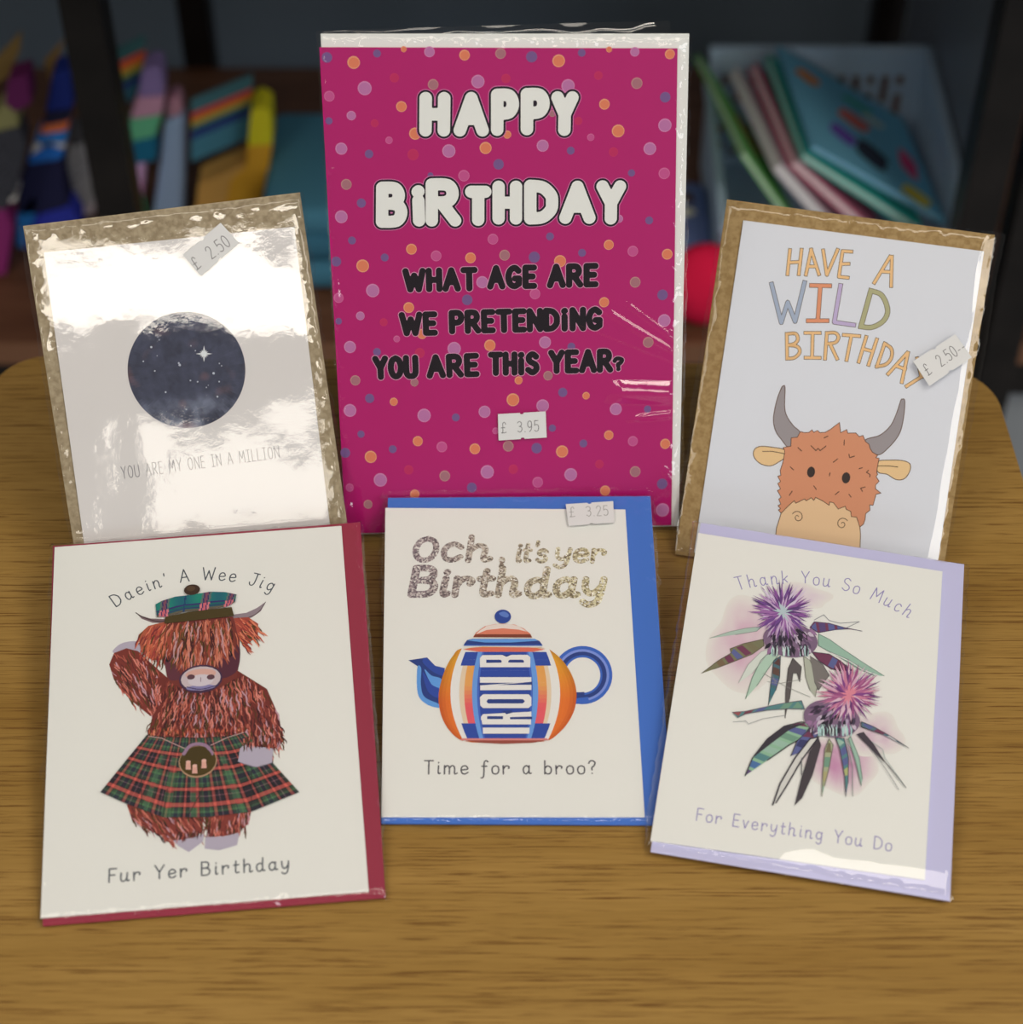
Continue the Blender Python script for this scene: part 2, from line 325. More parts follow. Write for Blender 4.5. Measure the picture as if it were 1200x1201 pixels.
blob('body', (0, 0, 0.020), (0.016, 0.015, 0.020), (196, 194, 196), r); blob('head', (0, -0.003, 0.048), (0.017, 0.015, 0.016), (206, 204, 206), r)
for x in (-0.012, 0.012): blob('ear', (x, -0.001, 0.063), (0.004, 0.003, 0.006), (206, 160, 170), r)
for x, z in ((-0.006, 0.053), (0.006, 0.051), (0.001, 0.044)): blob('spot', (x, -0.0165, z), (0.003, 0.0016, 0.003), (22, 20, 24), r, 12)
# ------------------------------------------------------------------ basket of books
BX0, BX1, B0, B1, BZ0, BZ1 = 0.158, 0.330, 1.190, 1.372, SZ+0.001, 0.496
bk = empty('basket', ((BX0+BX1)/2, (B0+B1)/2, BZ0), 'white plastic basket with slotted sides holding thin books on the shelf', 'basket')
PL = mat('white_plastic', (150, 175, 200), 0.4, 0.4, (0.60, 0.64, 0.68))
def slotted(name, p, q, h):
    """slotted wall from p to q (2-D), height h"""
    d = Vector((q[0]-p[0], q[1]-p[1], 0)); Ln = d.length; ex = d/Ln; ey = Vector((-ex.y, ex.x, 0)); b = MB(); t = 0.0022
    M = Matrix.Translation(Vector((p[0], p[1], 0))) @ Matrix((ex, ey, Vector((0, 0, 1)))).transposed().to_4x4()
    def bx(x0, x1, z0, z1, th=t): b.box(((x0+x1)/2, 0, (z0+z1)/2), (x1-x0, th, z1-z0), M=M)
    bx(0, Ln, h-0.026, h); bx(0, Ln, 0, 0.012); bx(-0.001, Ln+0.001, h-0.006, h+0.001, 0.007)
    n = int((Ln-0.02)/0.0115); pit = (Ln-0.02)/n; bx(0, 0.01, 0.012, h-0.026); bx(Ln-0.01, Ln, 0.012, h-0.026)
    for i in range(n):
        x0 = 0.01+i*pit; xs = x0+pit*0.52; bx(xs, x0+pit, 0.012, h-0.026)
        z = h-0.026; seq = ((0.026, 0.009),) if i % 2 else ((0.009, 0.008), (0.022, 0.008), (0.009, 0.008))
        j = 0
        while z > 0.014:
            hole, bar = seq[j % len(seq)]; z -= hole
            if z <= 0.014: break
            bx(x0, xs, max(0.012, z-bar), z); z -= bar; j += 1
    return b.build(name, PL, bk, bevel=0.0006, seg=1)
hx, hy = (BX1-BX0)/2, (B1-B0)/2; hh = BZ1-BZ0
slotted('slotted_wall', (-hx, hy), (hx, hy), hh); slotted('slotted_wall', (hx, -hy), (hx, hy), hh); slotted('slotted_wall', (-hx, -hy), (-hx, hy), hh-0.032); slotted('slotted_wall', (-hx, -hy), (hx, -hy), hh*0.55)
b = MB(); b.box((0, 0, 0.0015), (2*hx, 2*hy, 0.003)); b.build('base', PL, bk)
def book(label, x, z, beta, w, t, col, depth=0.150, y1=1.352, psi=0.23, side=(200, 200, 196), blobs=()):
    """thin book lying back on the pile: its left far top corner at (x, y1, z), cover sloping down to the right by beta degrees"""
    be = math.radians(beta); e1 = Vector((math.cos(be), 0, -math.sin(be))); e2 = Vector((math.sin(psi), -math.cos(psi), 0)); e2 -= e1*e2.dot(e1); e2.normalize(); n = e1.cross(-e2)
    r = empty('book', (x, y1, z), label, 'book', 'thin books in the white basket')
    r.rotation_euler = Matrix((e1, -e2, n)).transposed().to_euler()
    b = MB(); b.box((w/2, -depth/2, -0.0006), (w, depth, 0.0012), alb(col, KB)); b.box((w/2, -depth/2, -t+0.0006), (w, depth, 0.0012), alb(col, KB)); b.box((w-0.0006, -depth/2, -t/2), (0.0012, depth, t), alb(col, KB))
    cv = b.build('cover', CLOTH, r)
    b = MB(); b.box((w/2, -depth/2, -t/2), (w-0.004, depth-0.004, t-0.0026), alb(side, KB)); b.build('pages', CLOTH, r)
    if blobs:
        b = MB()
        for (bx_, by_, rx, ry, c) in blobs:
            b.add([(bx_+rx*math.cos(i*0.524)*(1+0.25*math.sin(i*2.1)), -by_+ry*math.sin(i*0.524), 0.0003) for i in range(12)], [tuple(range(12))], alb(c, KB))
        b.build('cover_picture', CLOTH, cv)
    return r
book('blue picture book with sea animals on its cover, on top of the basket books', 0.208, 0.512, 33, 0.127, 0.004, (82, 134, 172), side=(150, 160, 166),
  blobs=[(0.022, 0.030, 0.012, 0.010, (170, 96, 44)), (0.060, 0.062, 0.016, 0.013, (190, 84, 78)), (0.040, 0.100, 0.013, 0.014, (84, 64, 136)), (0.066, 0.108, 0.016, 0.020, (40, 46, 58)), (0.072, 0.028, 0.016, 0.008, (58, 130, 120)), (0.084, 0.042, 0.012, 0.007, (140, 158, 150)), (0.108, 0.086, 0.009, 0.022, (154, 60, 96)), (0.102, 0.136, 0.015, 0.012, (160, 146, 60))])
book('teal book under the blue picture book in the basket', 0.2010, 0.5040, 36, 0.120, 0.006, (46, 134, 122), side=(168, 174, 172))
book('rose-red book with pale pages, under the teal book in the basket', 0.1905, 0.497, 45, 0.112, 0.007, (170, 84, 104), side=(190, 160, 158))
book('pale pink book beside the green book in the basket', 0.1760, 0.494, 51, 0.106, 0.008, (186, 150, 156), side=(180, 168, 168))
book('green book with orange drawing, leftmost in the basket', 0.146, 0.505, 57, 0.098, 0.005, (84, 136, 78), side=(164, 176, 160), blobs=[(0.05, 0.06, 0.02, 0.03, (150, 116, 60))])
# ------------------------------------------------------------------ the cards: engine
class Card:
    """a packed greeting card: local X along its bottom edge, Y up the card, Z out of its face (all mm inside here)"""
    def __init__(s, x, y, yaw, lean, label, group, up=0.0):
        s.u = Vector((math.cos(yaw), math.sin(yaw), 0)); bk = Vector((-math.sin(yaw), math.cos(yaw), 0))
        s.v = Vector((0, 0, 1))*math.cos(lean)+bk*math.sin(lean); s.n = s.u.cross(s.v)
        s.o = Vector((x/1000, y/1000, TZ+0.0003+up/1000))
        s.root = empty('greeting_card', s.o, label, 'greeting card', group)
        M = Matrix((s.u, s.v, s.n)).transposed(); s.root.rotation_euler = M.to_euler()
    def L(s, p, z=2.2):
        """the spot of the card's layer z mm that shows at this point of the photo"""
        o, d = ray(*p); q = s.o+s.n*(z/1000); k = (q-o).dot(s.n)/d.dot(s.n); w = o+d*k-s.o
        return (w.dot(s.u)*1000, w.dot(s.v)*1000)
    def Ls(s, pts, z=2.2): return [s.L(p, z) for p in pts]
    def scale(s, p):
        a, b, c = s.L(p), s.L((p[0]+20, p[1])), s.L((p[0], p[1]-20))
        return (math.dist(a, b)/20, math.dist(a, c)/20)
def down_to(q, b):
    """quad TL, TR, BR, BL: slide the two lower corners along their sides to height b"""
    TL, TR, BR, BL = q
    def ext(a, c): t = (b-a[1])/(c[1]-a[1]); return (a[0]+(c[0]-a[0])*t, b)
    return [TL, TR, ext(TR, BR), ext(TL, BL)]
def keep(q, b): return [(x, max(y, b)) for x, y in q]
class Art:
    """ink on one card; layers lie a few hundredths of a millimetre apart"""
    def __init__(s, card, z=2.23): s.c = card; s.m = MB(); s.z = z; s.k = 0; s.cv = lambda p: p
    def zz(s, k=None):
        s.j = (getattr(s, 'j', 0)+1) % 23     # every stroke lies a hair above the one before
        return (s.z+0.021*(s.k if k is None else k)+0.0009*s.j)/1000
    def up(s): s.k += 1
    def raw(s, pts, col, k=None):
        z = s.zz(k); P = [Vector((a, b, 0)) for a, b in pts]
        t = tessellate_polygon([P]); fs = []
        for a, b, c in t:
            cr = (P[b].x-P[a].x)*(P[c].y-P[a].y)-(P[b].y-P[a].y)*(P[c].x-P[a].x)
            fs.append((a, b, c) if cr > 0 else (a, c, b))
        s.m.add([(p.x/1000, p.y/1000, z) for p in P], fs, col)
    def loc(s, pts): return s.c.Ls([s.cv(p) for p in pts])
    def poly(s, pts, col, smooth=False):
        q = s.loc(pts)
        s.raw(catmull(q, True, 5) if smooth else q, alb(col))
    def disc(s, p, r, col, ry=None, n=20):
        """r in photo pixels after conversion"""
        sx, sy = s.c.scale(s.cv(p)); a, b = s.c.L(s.cv(p)); ry = ry or r; z = s.zz()
        s.m.add([((a+r*sx*math.cos(2*math.pi*i/n))/1000, (b+ry*sy*math.sin(2*math.pi*i/n))/1000, z) for i in range(n)], [tuple(range(n))], alb(col))
    def line(s, q, r, col, k=None, square=False):
        """stroke of half-width r mm (number or list) along local points q"""
        n = len(q); rr = r if isinstance(r, (list, tuple)) else [r]*n
        c = alb(col) if len(col) == 3 else col
        for i in range(n-1):
            (x0, y0), (x1, y1) = q[i], q[i+1]; d = math.hypot(x1-x0, y1-y0)
            if d < 1e-6: continue
            nx, ny = -(y1-y0)/d, (x1-x0)/d; ex, ey = (x1-x0)/d, (y1-y0)/d
            z = s.zz(k); e0 = rr[i] if square and i == 0 else 0; e1 = rr[i+1] if square and i == n-2 else 0
            s.m.add([((x0-nx*rr[i]-ex*e0)/1000, (y0-ny*rr[i]-ey*e0)/1000, z), ((x1-nx*rr[i+1]+ex*e1)/1000, (y1-ny*rr[i+1]+ey*e1)/1000, z),
                     ((x1+nx*rr[i+1]+ex*e1)/1000, (y1+ny*rr[i+1]+ey*e1)/1000, z), ((x0+nx*rr[i]-ex*e0)/1000, (y0+ny*rr[i]-ey*e0)/1000, z)], [(0, 1, 2, 3)], c)
        m = 14 if max(rr) > 0.8 else 8
        for i in range(n):
            if square and i in (0, n-1): continue
            if rr[i] < 0.04: continue
            z = s.zz(k)
            s.m.add([((q[i][0]+rr[i]*math.cos(2*math.pi*j/m))/1000, (q[i][1]+rr[i]*math.sin(2*math.pi*j/m))/1000, z) for j in range(m)], [tuple(range(m))], c)
    def stroke(s, pts, r, col, smooth=False):
        q = s.loc(pts)
        s.line(catmull(q, False, 5) if smooth else q, r, col)
    def taper(s, q, w, col):
        """a hair: local points q, full at the root, pointed at the tip"""
        z = s.zz(); n = len(q); L_, R_ = [], []
        for i, p in enumerate(q):
            a = q[max(0, i-1)]; b = q[min(n-1, i+1)]; d = math.hypot(b[0]-a[0], b[1]-a[1]) or 1
            t = i/(n-1); h = w*(0.35+0.65*math.sin(math.pi*min(1, t*0.9+0.1)))*(1 if t < 1 else 0)
            nx, ny = -(b[1]-a[1])/d*h, (b[0]-a[0])/d*h
            L_.append(((p[0]+nx)/1000, (p[1]+ny)/1000, z)); R_.append(((p[0]-nx)/1000, (p[1]-ny)/1000, z))
        s.m.add(R_+L_, [(i, i+1, n+i+1, n+i) for i in range(n-1)], alb(col))
    def hair(s, region, n, flow, length, width, pal, wav=0.25):
        """hairs rooted inside region (photo points through cv), flow(px,py)->angle in the photo, length in px"""
        xs = [p[0] for p in region]; ys = [p[1] for p in region]
        def inside(x, y):
            r = False; m = len(region)
            for i in range(m):
                (x0, y0), (x1, y1) = region[i], region[(i+1) % m]
                if (y0 > y) != (y1 > y) and x < (x1-x0)*(y-y0)/(y1-y0)+x0: r = not r
            return r
        k = 0
        while k < n:
            x, y = R.uniform(min(xs), max(xs)), R.uniform(min(ys), max(ys))
            if not inside(x, y): continue
            k += 1; ln = R.uniform(*length); ph = R.uniform(0, 6.28); w = R.uniform(*width); pts = []; a0 = flow(x, y)+R.gauss(0, 0.14)
            m = 7
            for i in range(m):
                pts.append((x, y)); a = a0+wav*math.sin(ph+i*1.5); x += math.cos(a)*ln/m; y += math.sin(a)*ln/m
            s.taper(s.loc(pts), w, R.choice(pal))
    def build(s, name, m=None, parent=None):
        return s.m.build(name, m or INK, parent)
# single-stroke alphabet: width|stroke;stroke ...  a stroke starting with ~ is a smooth curve
GT = {
'A': '.72|0,0 .36,1 .72,0;.14,.36 .58,.36', 'B': '.6|0,0 0,1;~0,1 .38,.98 .5,.77 .38,.56 0,.54;~0,.54 .45,.5 .58,.27 .44,.03 0,0',
'D': '.64|0,0 0,1;~0,1 .36,.95 .6,.72 .64,.5 .6,.26 .36,.04 0,0', 'E': '.5|.5,1 0,1 0,0 .5,0;0,.52 .42,.52', 'F': '.5|0,0 0,1 .5,1;0,.52 .4,.52',
'G': '.66|~.6,.84 .38,1 .12,.86 0,.5 .12,.12 .38,0 .62,.14;.62,.12 .63,.42 .4,.42', 'H': '.6|0,0 0,1;.6,0 .6,1;0,.5 .6,.5',
'I': '.1|.05,0 .05,1', 'J': '.5|.1,1 .6,1;~.42,1 .42,.25 .28,.02 .08,.04 0,.22', 'L': '.5|0,1 0,0 .5,0', 'M': '.8|0,0 .08,1 .4,.35 .72,1 .8,0',
'N': '.62|0,0 0,1 .62,0 .62,1', 'O': '.66|~.33,1 .1,.86 0,.5 .1,.14 .33,0 .56,.14 .66,.5 .56,.86 .33,1', 'P': '.58|0,0 0,1;~0,1 .42,.98 .56,.74 .42,.5 0,.46',
'R': '.62|0,0 0,1;~0,1 .42,.98 .55,.75 .42,.53 0,.5;.25,.5 .62,0', 'S': '.58|~.54,.86 .3,1 .06,.86 .1,.62 .5,.42 .56,.18 .3,0 0,.15',
'T': '.64|0,1 .64,1;.32,1 .32,0', 'U': '.6|~0,1 0,.25 .12,.04 .3,0 .48,.04 .6,.25 .6,1', 'V': '.66|0,1 .33,0 .66,1', 'W': '1|0,1 .25,0 .5,.75 .75,0 1,1',
'Y': '.64|0,1 .32,.48 .64,1;.32,.48 .32,0', 'C': '.62|~.6,.84 .38,1 .12,.86 0,.5 .12,.12 .38,0 .6,.14',
'a': '.56|~.42,.5 .24,.62 .05,.5 0,.28 .08,.06 .24,.02 .4,.18;~.44,.62 .42,.25 .46,.04 .58,.06', 'b': '.5|0,1 0,0;~0,.42 .2,.6 .42,.5 .48,.3 .4,.06 .2,0 0,.14',
'c': '.44|~.42,.5 .24,.62 .06,.52 0,.3 .08,.06 .26,0 .44,.12', 'd': '.56|~.42,.5 .24,.6 .05,.5 0,.28 .08,.05 .24,0 .4,.16;~.44,1 .42,.3 .46,.04 .58,.06',
'e': '.5|~.02,.3 .46,.36 .4,.56 .24,.62 .06,.52 0,.3 .08,.06 .28,0 .5,.12', 'f': '.42|~.44,.92 .3,1 .18,.88 .16,.5 .15,0 .1,-.25 -.05,-.3;0,.58 .36,.58',
'g': '.52|~.42,.5 .24,.62 .05,.5 0,.3 .08,.1 .24,.05 .4,.18;~.46,.62 .45,.1 .42,-.22 .24,-.34 .04,-.24', 'h': '.56|0,1 0,0;~0,.4 .18,.6 .36,.58 .42,.4 .4,.08 .46,0 .58,.06',
'i': '.2|~.08,.62 .06,.2 .1,.02 .2,.06;.08,.84 .09,.86', 'k': '.5|0,1 0,0;.42,.6 .02,.28;.14,.36 .5,0',
'm': '.9|0,.62 0,0;~0,.42 .16,.62 .32,.56 .36,.36 .36,0;~.36,.42 .52,.62 .7,.56 .74,.36 .74,.06 .8,0 .92,.06', 'n': '.56|0,.62 0,0;~0,.4 .18,.62 .36,.58 .42,.38 .4,.08 .46,0 .58,.06',
'o': '.5|~.25,.62 .06,.52 0,.3 .08,.06 .25,0 .44,.08 .5,.32 .44,.54 .25,.62', 'r': '.46|0,.62 .02,0;~.02,.36 .16,.58 .34,.6 .44,.52 .4,.42', 's': '.4|~.38,.52 .22,.62 .04,.52 .1,.36 .34,.26 .36,.08 .18,0 0,.1',
't': '.4|~.16,.9 .14,.2 .2,.02 .38,.06;0,.6 .36,.62', 'u': '.56|~0,.62 0,.16 .12,0 .3,.06 .42,.24;~.44,.62 .42,.2 .46,.02 .58,.06', 'v': '.46|~0,.6 .12,.3 .22,0 .34,.34 .46,.6',
'w': '.7|0,.6 .18,0 .35,.45 .52,0 .7,.6', 'y': '.5|~0,.62 .02,.28 .14,.1 .3,.14 .44,.34;~.48,.62 .44,.1 .36,-.22 .16,-.32 0,-.22',
'0': '.5|~.25,1 .06,.84 0,.5 .06,.16 .25,0 .44,.16 .5,.5 .44,.84 .25,1', '2': '.5|~0,.78 .1,.96 .28,1 .46,.88 .44,.62 .2,.3 0,0;0,0 .5,0', '3': '.5|~0,.88 .22,1 .46,.86 .4,.6 .18,.54;~.18,.54 .44,.48 .5,.24 .28,0 0,.12',
'5': '.5|.46,1 .06,1 .03,.56;~.03,.56 .26,.64 .48,.5 .46,.14 .22,0 0,.1', '9': '.5|~.48,.7 .4,.46 .2,.4 .02,.58 .06,.88 .26,1 .44,.9 .48,.6 .4,.2 .2,0',
'L_': '.55|~.52,.82 .4,1 .2,.9 .18,.5 .14,.1 0,.02 .3,.02 .56,.06;0,.5 .42,.5', '.': '.1|.05,0 .06,.03', ',': '.14|.12,.06 .04,-.14', "'": '.12|.07,1 .05,.8', '?': '.46|~0,.8 .1,.97 .28,1 .46,.86 .38,.62 .22,.48 .22,.3;.22,.04 .23,.05', '-': '.3|0,.3 .24,.3',
'W_': '1|0,1 .22,0 .46,.7 .74,0 1,1', 'i_': '.22|.1,.66 .1,0;.08,.95 .12,.97',
'I_': '.46|0,1 .46,1;0,0 .46,0;.23,0 .23,1',
}
GL = {}
for ch, t in GT.items():
    w, st = t.split('|'); ss = []
    for q in st.split(';'):
        sm = q[0] == '~'; P = [tuple(float(v) for v in p.split(',')) for p in q.lstrip('~').split()]
        ss.append(catmull(P, False, 5) if sm else P)
    GL[ch] = (float(w), ss)
def union(art, caps, col, k):
    """one clean filled outline around strokes given as ((x0, y0), (x1, y1), half-width), local mm"""
    A_ = np.array([[*p, *q, r] for p, q, r in caps]); rm = A_[:, 4].max(); h = max(0.07, min(0.32, A_[:, 4].min()/3.0)); pad = rm+2*h
    x0, y0 = min(A_[:, 0].min(), A_[:, 2].min())-pad, min(A_[:, 1].min(), A_[:, 3].min())-pad
    nx = int((max(A_[:, 0].max(), A_[:, 2].max())+pad-x0)/h)+1; ny = int((max(A_[:, 1].max(), A_[:, 3].max())+pad-y0)/h)+1
    X = x0+h*np.arange(nx+1); Y = y0+h*np.arange(ny+1); GX, GY = np.meshgrid(X, Y); D = np.full(GX.shape, 1e9)
    for ax, ay, bx, by, r in A_:
        dx, dy = bx-ax, by-ay; L2 = dx*dx+dy*dy or 1e-12
        t = np.clip(((GX-ax)*dx+(GY-ay)*dy)/L2, 0, 1); D = np.minimum(D, np.hypot(GX-ax-t*dx, GY-ay-t*dy)-r)
    z = art.zz(k); c = alb(col) if len(col) == 3 else col; I = D < 0
    full = I[:-1, :-1] & I[1:, :-1] & I[:-1, 1:] & I[1:, 1:]; some = (I[:-1, :-1] | I[1:, :-1] | I[:-1, 1:] | I[1:, 1:]) & ~full
    for j in range(ny):
        i = 0; row = full[j]
        while i < nx:
            if row[i]:
                e = i
                while e < nx and row[e]: e += 1
                art.m.add([(X[i]/1000, Y[j]/1000, z), (X[e]/1000, Y[j]/1000, z), (X[e]/1000, Y[j+1]/1000, z), (X[i]/1000, Y[j+1]/1000, z)], [(0, 1, 2, 3)], c); i = e
            else: i += 1
    for j, i in zip(*np.nonzero(some)):
        cs = [(X[i], Y[j], D[j, i]), (X[i+1], Y[j], D[j, i+1]), (X[i+1], Y[j+1], D[j+1, i+1]), (X[i], Y[j+1], D[j+1, i])]; P = []
        for q in range(4):
            (ax, ay, da), (bx, by, db) = cs[q], cs[(q+1) % 4]
            if da < 0: P.append((ax/1000, ay/1000, z))
            if (da < 0) != (db < 0): t = da/(da-db); P.append(((ax+(bx-ax)*t)/1000, (ay+(by-ay)*t)/1000, z))
        if len(P) > 2: art.m.add(P, [tuple(range(len(P)))], c)
def glyph(art, ch, org, ex, ey, passes):
    """org local mm, ex/ey local vectors of one unit; passes (half-width mm, colour, layer)"""
    for r, col, k in passes:
        caps = []
        for st in GL[ch][1]:
            q = [(org[0]+x*ex[0]+y*ey[0], org[1]+x*ex[1]+y*ey[1]) for x, y in st]
            caps += [(q[i], q[i+1], r) for i in range(len(q)-1)]
        union(art, caps, col, k)
def text(art, s_, p0, p1, h, passes, bend=0.0, slant=0.0, gap=0.22, space=0.5, names=None):
    """s_ written from p0 to p1 (photo points through cv), capital height h px; bend = height of the arc over the middle, px"""
    c = art.c; a, b = art.cv(p0), art.cv(p1); sx, sy = c.scale(((a[0]+b[0])/2, (a[1]+b[1])/2)); H = h*sy
    A, B = c.L(a), c.L(b); names = names or {}
    tok = [names.get(i, ch) for i, ch in enumerate(s_)]
    nat = sum((space if t == ' ' else GL[t][0]+gap) for t in tok)-gap; D = math.dist(A, B); fx = D/nat
    dx, dy = (B[0]-A[0])/D, (B[1]-A[1])/D; x = 0; bd = bend*sy
    for t in tok:
        w = space if t == ' ' else GL[t][0]
        if t != ' ':
            m = (x+w/2)/nat; off = 4*bd*m*(1-m); sl = 4*bd*(1-2*m)/D
            n = math.hypot(1, sl); tx, ty = (dx-dy*sl)/n, (dy+dx*sl)/n
            cx, cy = A[0]+dx*D*m-dy*off, A[1]+dy*D*m+dx*off
            ex = (tx*fx, ty*fx); ey = (-ty*H+tx*slant*H, tx*H+ty*slant*H)
            glyph(art, t, (cx-ex[0]*w/2, cy-ex[1]*w/2), ex, ey, passes)
        x += w+(0 if t == ' ' else gap)
def slab(card, quad, z0, z1, name, m, parent, bevel=0.15):
    b = MB(); b.prism([(x/1000, y/1000) for x, y in quad], z0/1000, z1/1000, alb((230, 230, 230)))
    return b.build(name, m, parent, bevel=bevel/1000, seg=2)
def sleeve(card, quad, top, seed, wav=0.22, crink=0.35, lift=None, step=1.1, ew=3.2):
    """clear bag: a wavy front sheet that closes onto the back along a creased seam"""
    TL, TR, BR, BL = quad; Wd = math.dist(TL, TR); Ht = math.dist(TL, BL); nx, ny = int(Wd/step), int(Ht/step); b = MB(); vs = []
    for j in range(ny+1):
        t = j/ny
        for i in range(nx+1):
            s = i/nx
            x = (BL[0]*(1-s)+BR[0]*s)*(1-t)+(TL[0]*(1-s)+TR[0]*s)*t; y = (BL[1]*(1-s)+BR[1]*s)*(1-t)+(TL[1]*(1-s)+TR[1]*s)*t
            e = min(s*Wd, (1-s)*Wd, t*Ht, (1-t)*Ht); k = min(1, e/4.0); k = 1-(1-k)**2.5
            n1 = noise.noise(Vector((x/34, y/42, seed))); n2 = noise.noise(Vector((x/13, y/19, seed+9)))
            n3 = noise.noise(Vector((x/3.0, y/5.0, seed+20)))+0.6*noise.noise(Vector((x/1.6, y/2.4, seed+30)))
            edge = math.exp(-(e/ew)**2)
            n3 += 0.9*noise.noise(Vector((x/5.5, y/8.5, seed+50)))
            z = 0.12+k*(top-0.12+0.35+wav*n1+wav*0.45*n2)+crink*n3*edge*min(1, e/1.2)
            if lift: z += lift(x, y, s, t)
            z = max(z, 0.05)
            if 0 < i < nx and 0 < j < ny: pass
            else: x += 0.5*n3*(1 if i in (0, nx) else 0); y += 0.4*n3*(1 if j == ny else 0)
            vs.append((x/1000, y/1000, z/1000))
    fs = [(j*(nx+1)+i, j*(nx+1)+i+1, (j+1)*(nx+1)+i+1, (j+1)*(nx+1)+i) for j in range(ny) for i in range(nx)]
    b.add(vs, fs)
    return b.build('clear_sleeve', FILM, card.root, smooth=True)
def price_label(card, pts, digits, z, p0, p1, h, ink=(120, 116, 112), paper=(205, 200, 190)):
    """small paper price sticker with a bite out of each long side; pts TL, TR, BR, BL as the label reads"""
    q = card.Ls(pts, z); TL, TR, BR, BL = q
    def mid(a, b, inn):
        P = []; d = math.dist(a, b); ex = ((b[0]-a[0])/d, (b[1]-a[1])/d); m = ((a[0]+b[0])/2, (a[1]+b[1])/2); r = 0.9
        for k in range(7): an = math.pi*k/6; P.append((m[0]-ex[0]*r*math.cos(an)+inn[0]*r*math.sin(an)*0.8, m[1]-ex[1]*r*math.cos(an)+inn[1]*r*math.sin(an)*0.8))
        return P
    hh = math.dist(TL, BL); dn = ((BL[0]-TL[0])/hh, (BL[1]-TL[1])/hh)
    P = [TL]+mid(TL, TR, dn)+[TR, BR]+mid(BR, BL, (-dn[0], -dn[1]))+[BL]
    b = MB(); b.prism([(x/1000, y/1000) for x, y in P], z/1000, (z+0.1)/1000)
    o = b.build('price_label', mat('label_paper', paper, 0.6, 0.2), card.root)
    a = Art(card, z+0.14); text(a, digits, p0, p1, h, [(0.17, ink, 0)], gap=0.3, space=1.1, names={0: 'L_'})
    a.build('printed_price', INK, o); return o
def zoom(ox, oy, sc): return lambda p: (ox+p[0]/sc, oy+p[1]/sc)
# ------------------------------------------------------------------ the six cards
GC = 'greeting cards in clear sleeves'
PAPER = mat('cool_white_card_stock', (211, 209, 216), 0.6, 0.25); WARMP = mat('warm_white_card_stock', (208, 200, 189), 0.6, 0.25)
CREAM = mat('ivory_card_stock', (226, 221, 205), 0.6, 0.25)
def kraft(name, c1, c2): return noisy(name, c1, c2, 420, 0.85, detail=2)
# ---- pink card
c = Card(-75.169, 616.703, 0.02934, 0.44378, 'large magenta HAPPY BIRTHDAY card with pastel dots, standing at the back in the middle', GC)
slab(c, keep(c.Ls([(376, 39.5), (808.5, 39.5), (796, 617), (405, 627)], 1.0), 1.5), 0.3, 1.2, 'envelope', mat('white_envelope', (224, 222, 231), 0.6), c.root)
cq = keep(c.Ls([(374.5, 55.6), (794.8, 57), (787.5, 616), (405.5, 626)], 2.2), 2.0)
card = slab(c, cq, 1.3, 2.2, 'card', mat('magenta_card', (172, 16, 96), 0.45, 0.3), c.root)
a = Art(c); D1 = '''60,172,16,b 210,160,12,b 290,147,9,o 367,155,16,l 140,187,19,o 472,165,16,o 580,160,16,t 673,170,17,b 754,182,19,o 823,158,12,b 905,148,9,o 982,155,14,l 1087,162,15,o 173,264,21,l 262,233,14,r 378,253,16,t 512,244,20,l 596,235,14,r 782,257,20,l 873,226,13,r 988,249,17,t 1073,291,16,b 67,288,16,p 283,319,16,o 133,346,14,l 66,362,11,b 203,369,12,r 324,400,18,o 246,420,11,p 600,403,12,o 735,340,10,t 891,312,16,o 813,362,12,r 932,392,19,o 850,411,11,p 1072,375,20,l 1027,445,19,l 103,445,18,l 186,461,13,b 425,452,20,l 535,443,18,o 706,436,18,l 790,451,12,b 318,463,17,r 918,455,14,r 574,492,16,b 470,526,17,p 118,552,16,t 370,525,9,b 972,518,11,b 1070,519,17,p 163,608,14,b 103,649,19,l 1025,660,12,b 935,655,12,l 557,716,16,p 135,720,12,b 728,708,12,b 904,733,15,o 313,746,16,o 233,771,12,b 387,766,16,p 490,772,16,o 592,764,16,t 681,770,17,b 824,757,12,b 976,752,16,p 1079,761,16,o 88,783,15,b 167,796,19,o 758,782,18,o'''
D2 = '''197,155,20,l 95,177,15,p 305,206,16,o 480,183,16,b 525,130,18,l 683,165,16,p 983,130,16,t 1065,168,16,b 890,190,15,o 160,231,13,l 95,247,10,b 1070,245,19,l 230,250,12,r 345,285,15,o 269,300,10,p 129,324,18,l 210,339,12,b 441,329,20,l 548,319,17,o 713,310,18,l 792,323,12,b 338,342,15,r 1022,310,16,t 145,424,15,t 188,478,14,b 322,430,12,t 634,424,12,o 722,410,14,t 766,460,14,b 836,470,11,o 260,488,12,o 617,482,19,o 706,500,19,l 129,514,19,l 351,529,20,l 532,518,18,l 446,535,12,b 925,510,18,l 1020,510,11,b 565,575,10,p 735,567,11,b 162,585,11,b 332,606,15,o 404,623,16,p 503,629,16,o 603,621,16,t 688,627,16,b 257,630,12,b 115,641,15,b 191,653,18,o 764,637,18,o 828,613,12,b 904,588,14,o 976,606,15,p 1073,614,15,o 305,692,14,r 413,710,16,t 540,698,20,l 618,690,14,r 220,722,20,l 790,706,19,l 876,675,13,r 983,697,16,t 1064,734,16,b 691,729,16,p 494,745,15,b 893,754,15,o 128,745,12,p 183,795,13,t 1065,812,20,l 323,765,14,o'''
DC = dict(o=(214, 120, 84), l=(178, 108, 150), t=(160, 106, 110), b=(114, 82, 128), p=(188, 78, 128), r=(184, 40, 86))
RC = dict(o=(222, 150, 110), l=(196, 124, 160), t=(182, 128, 122), b=(124, 80, 128), p=(198, 98, 140), r=(188, 44, 88))
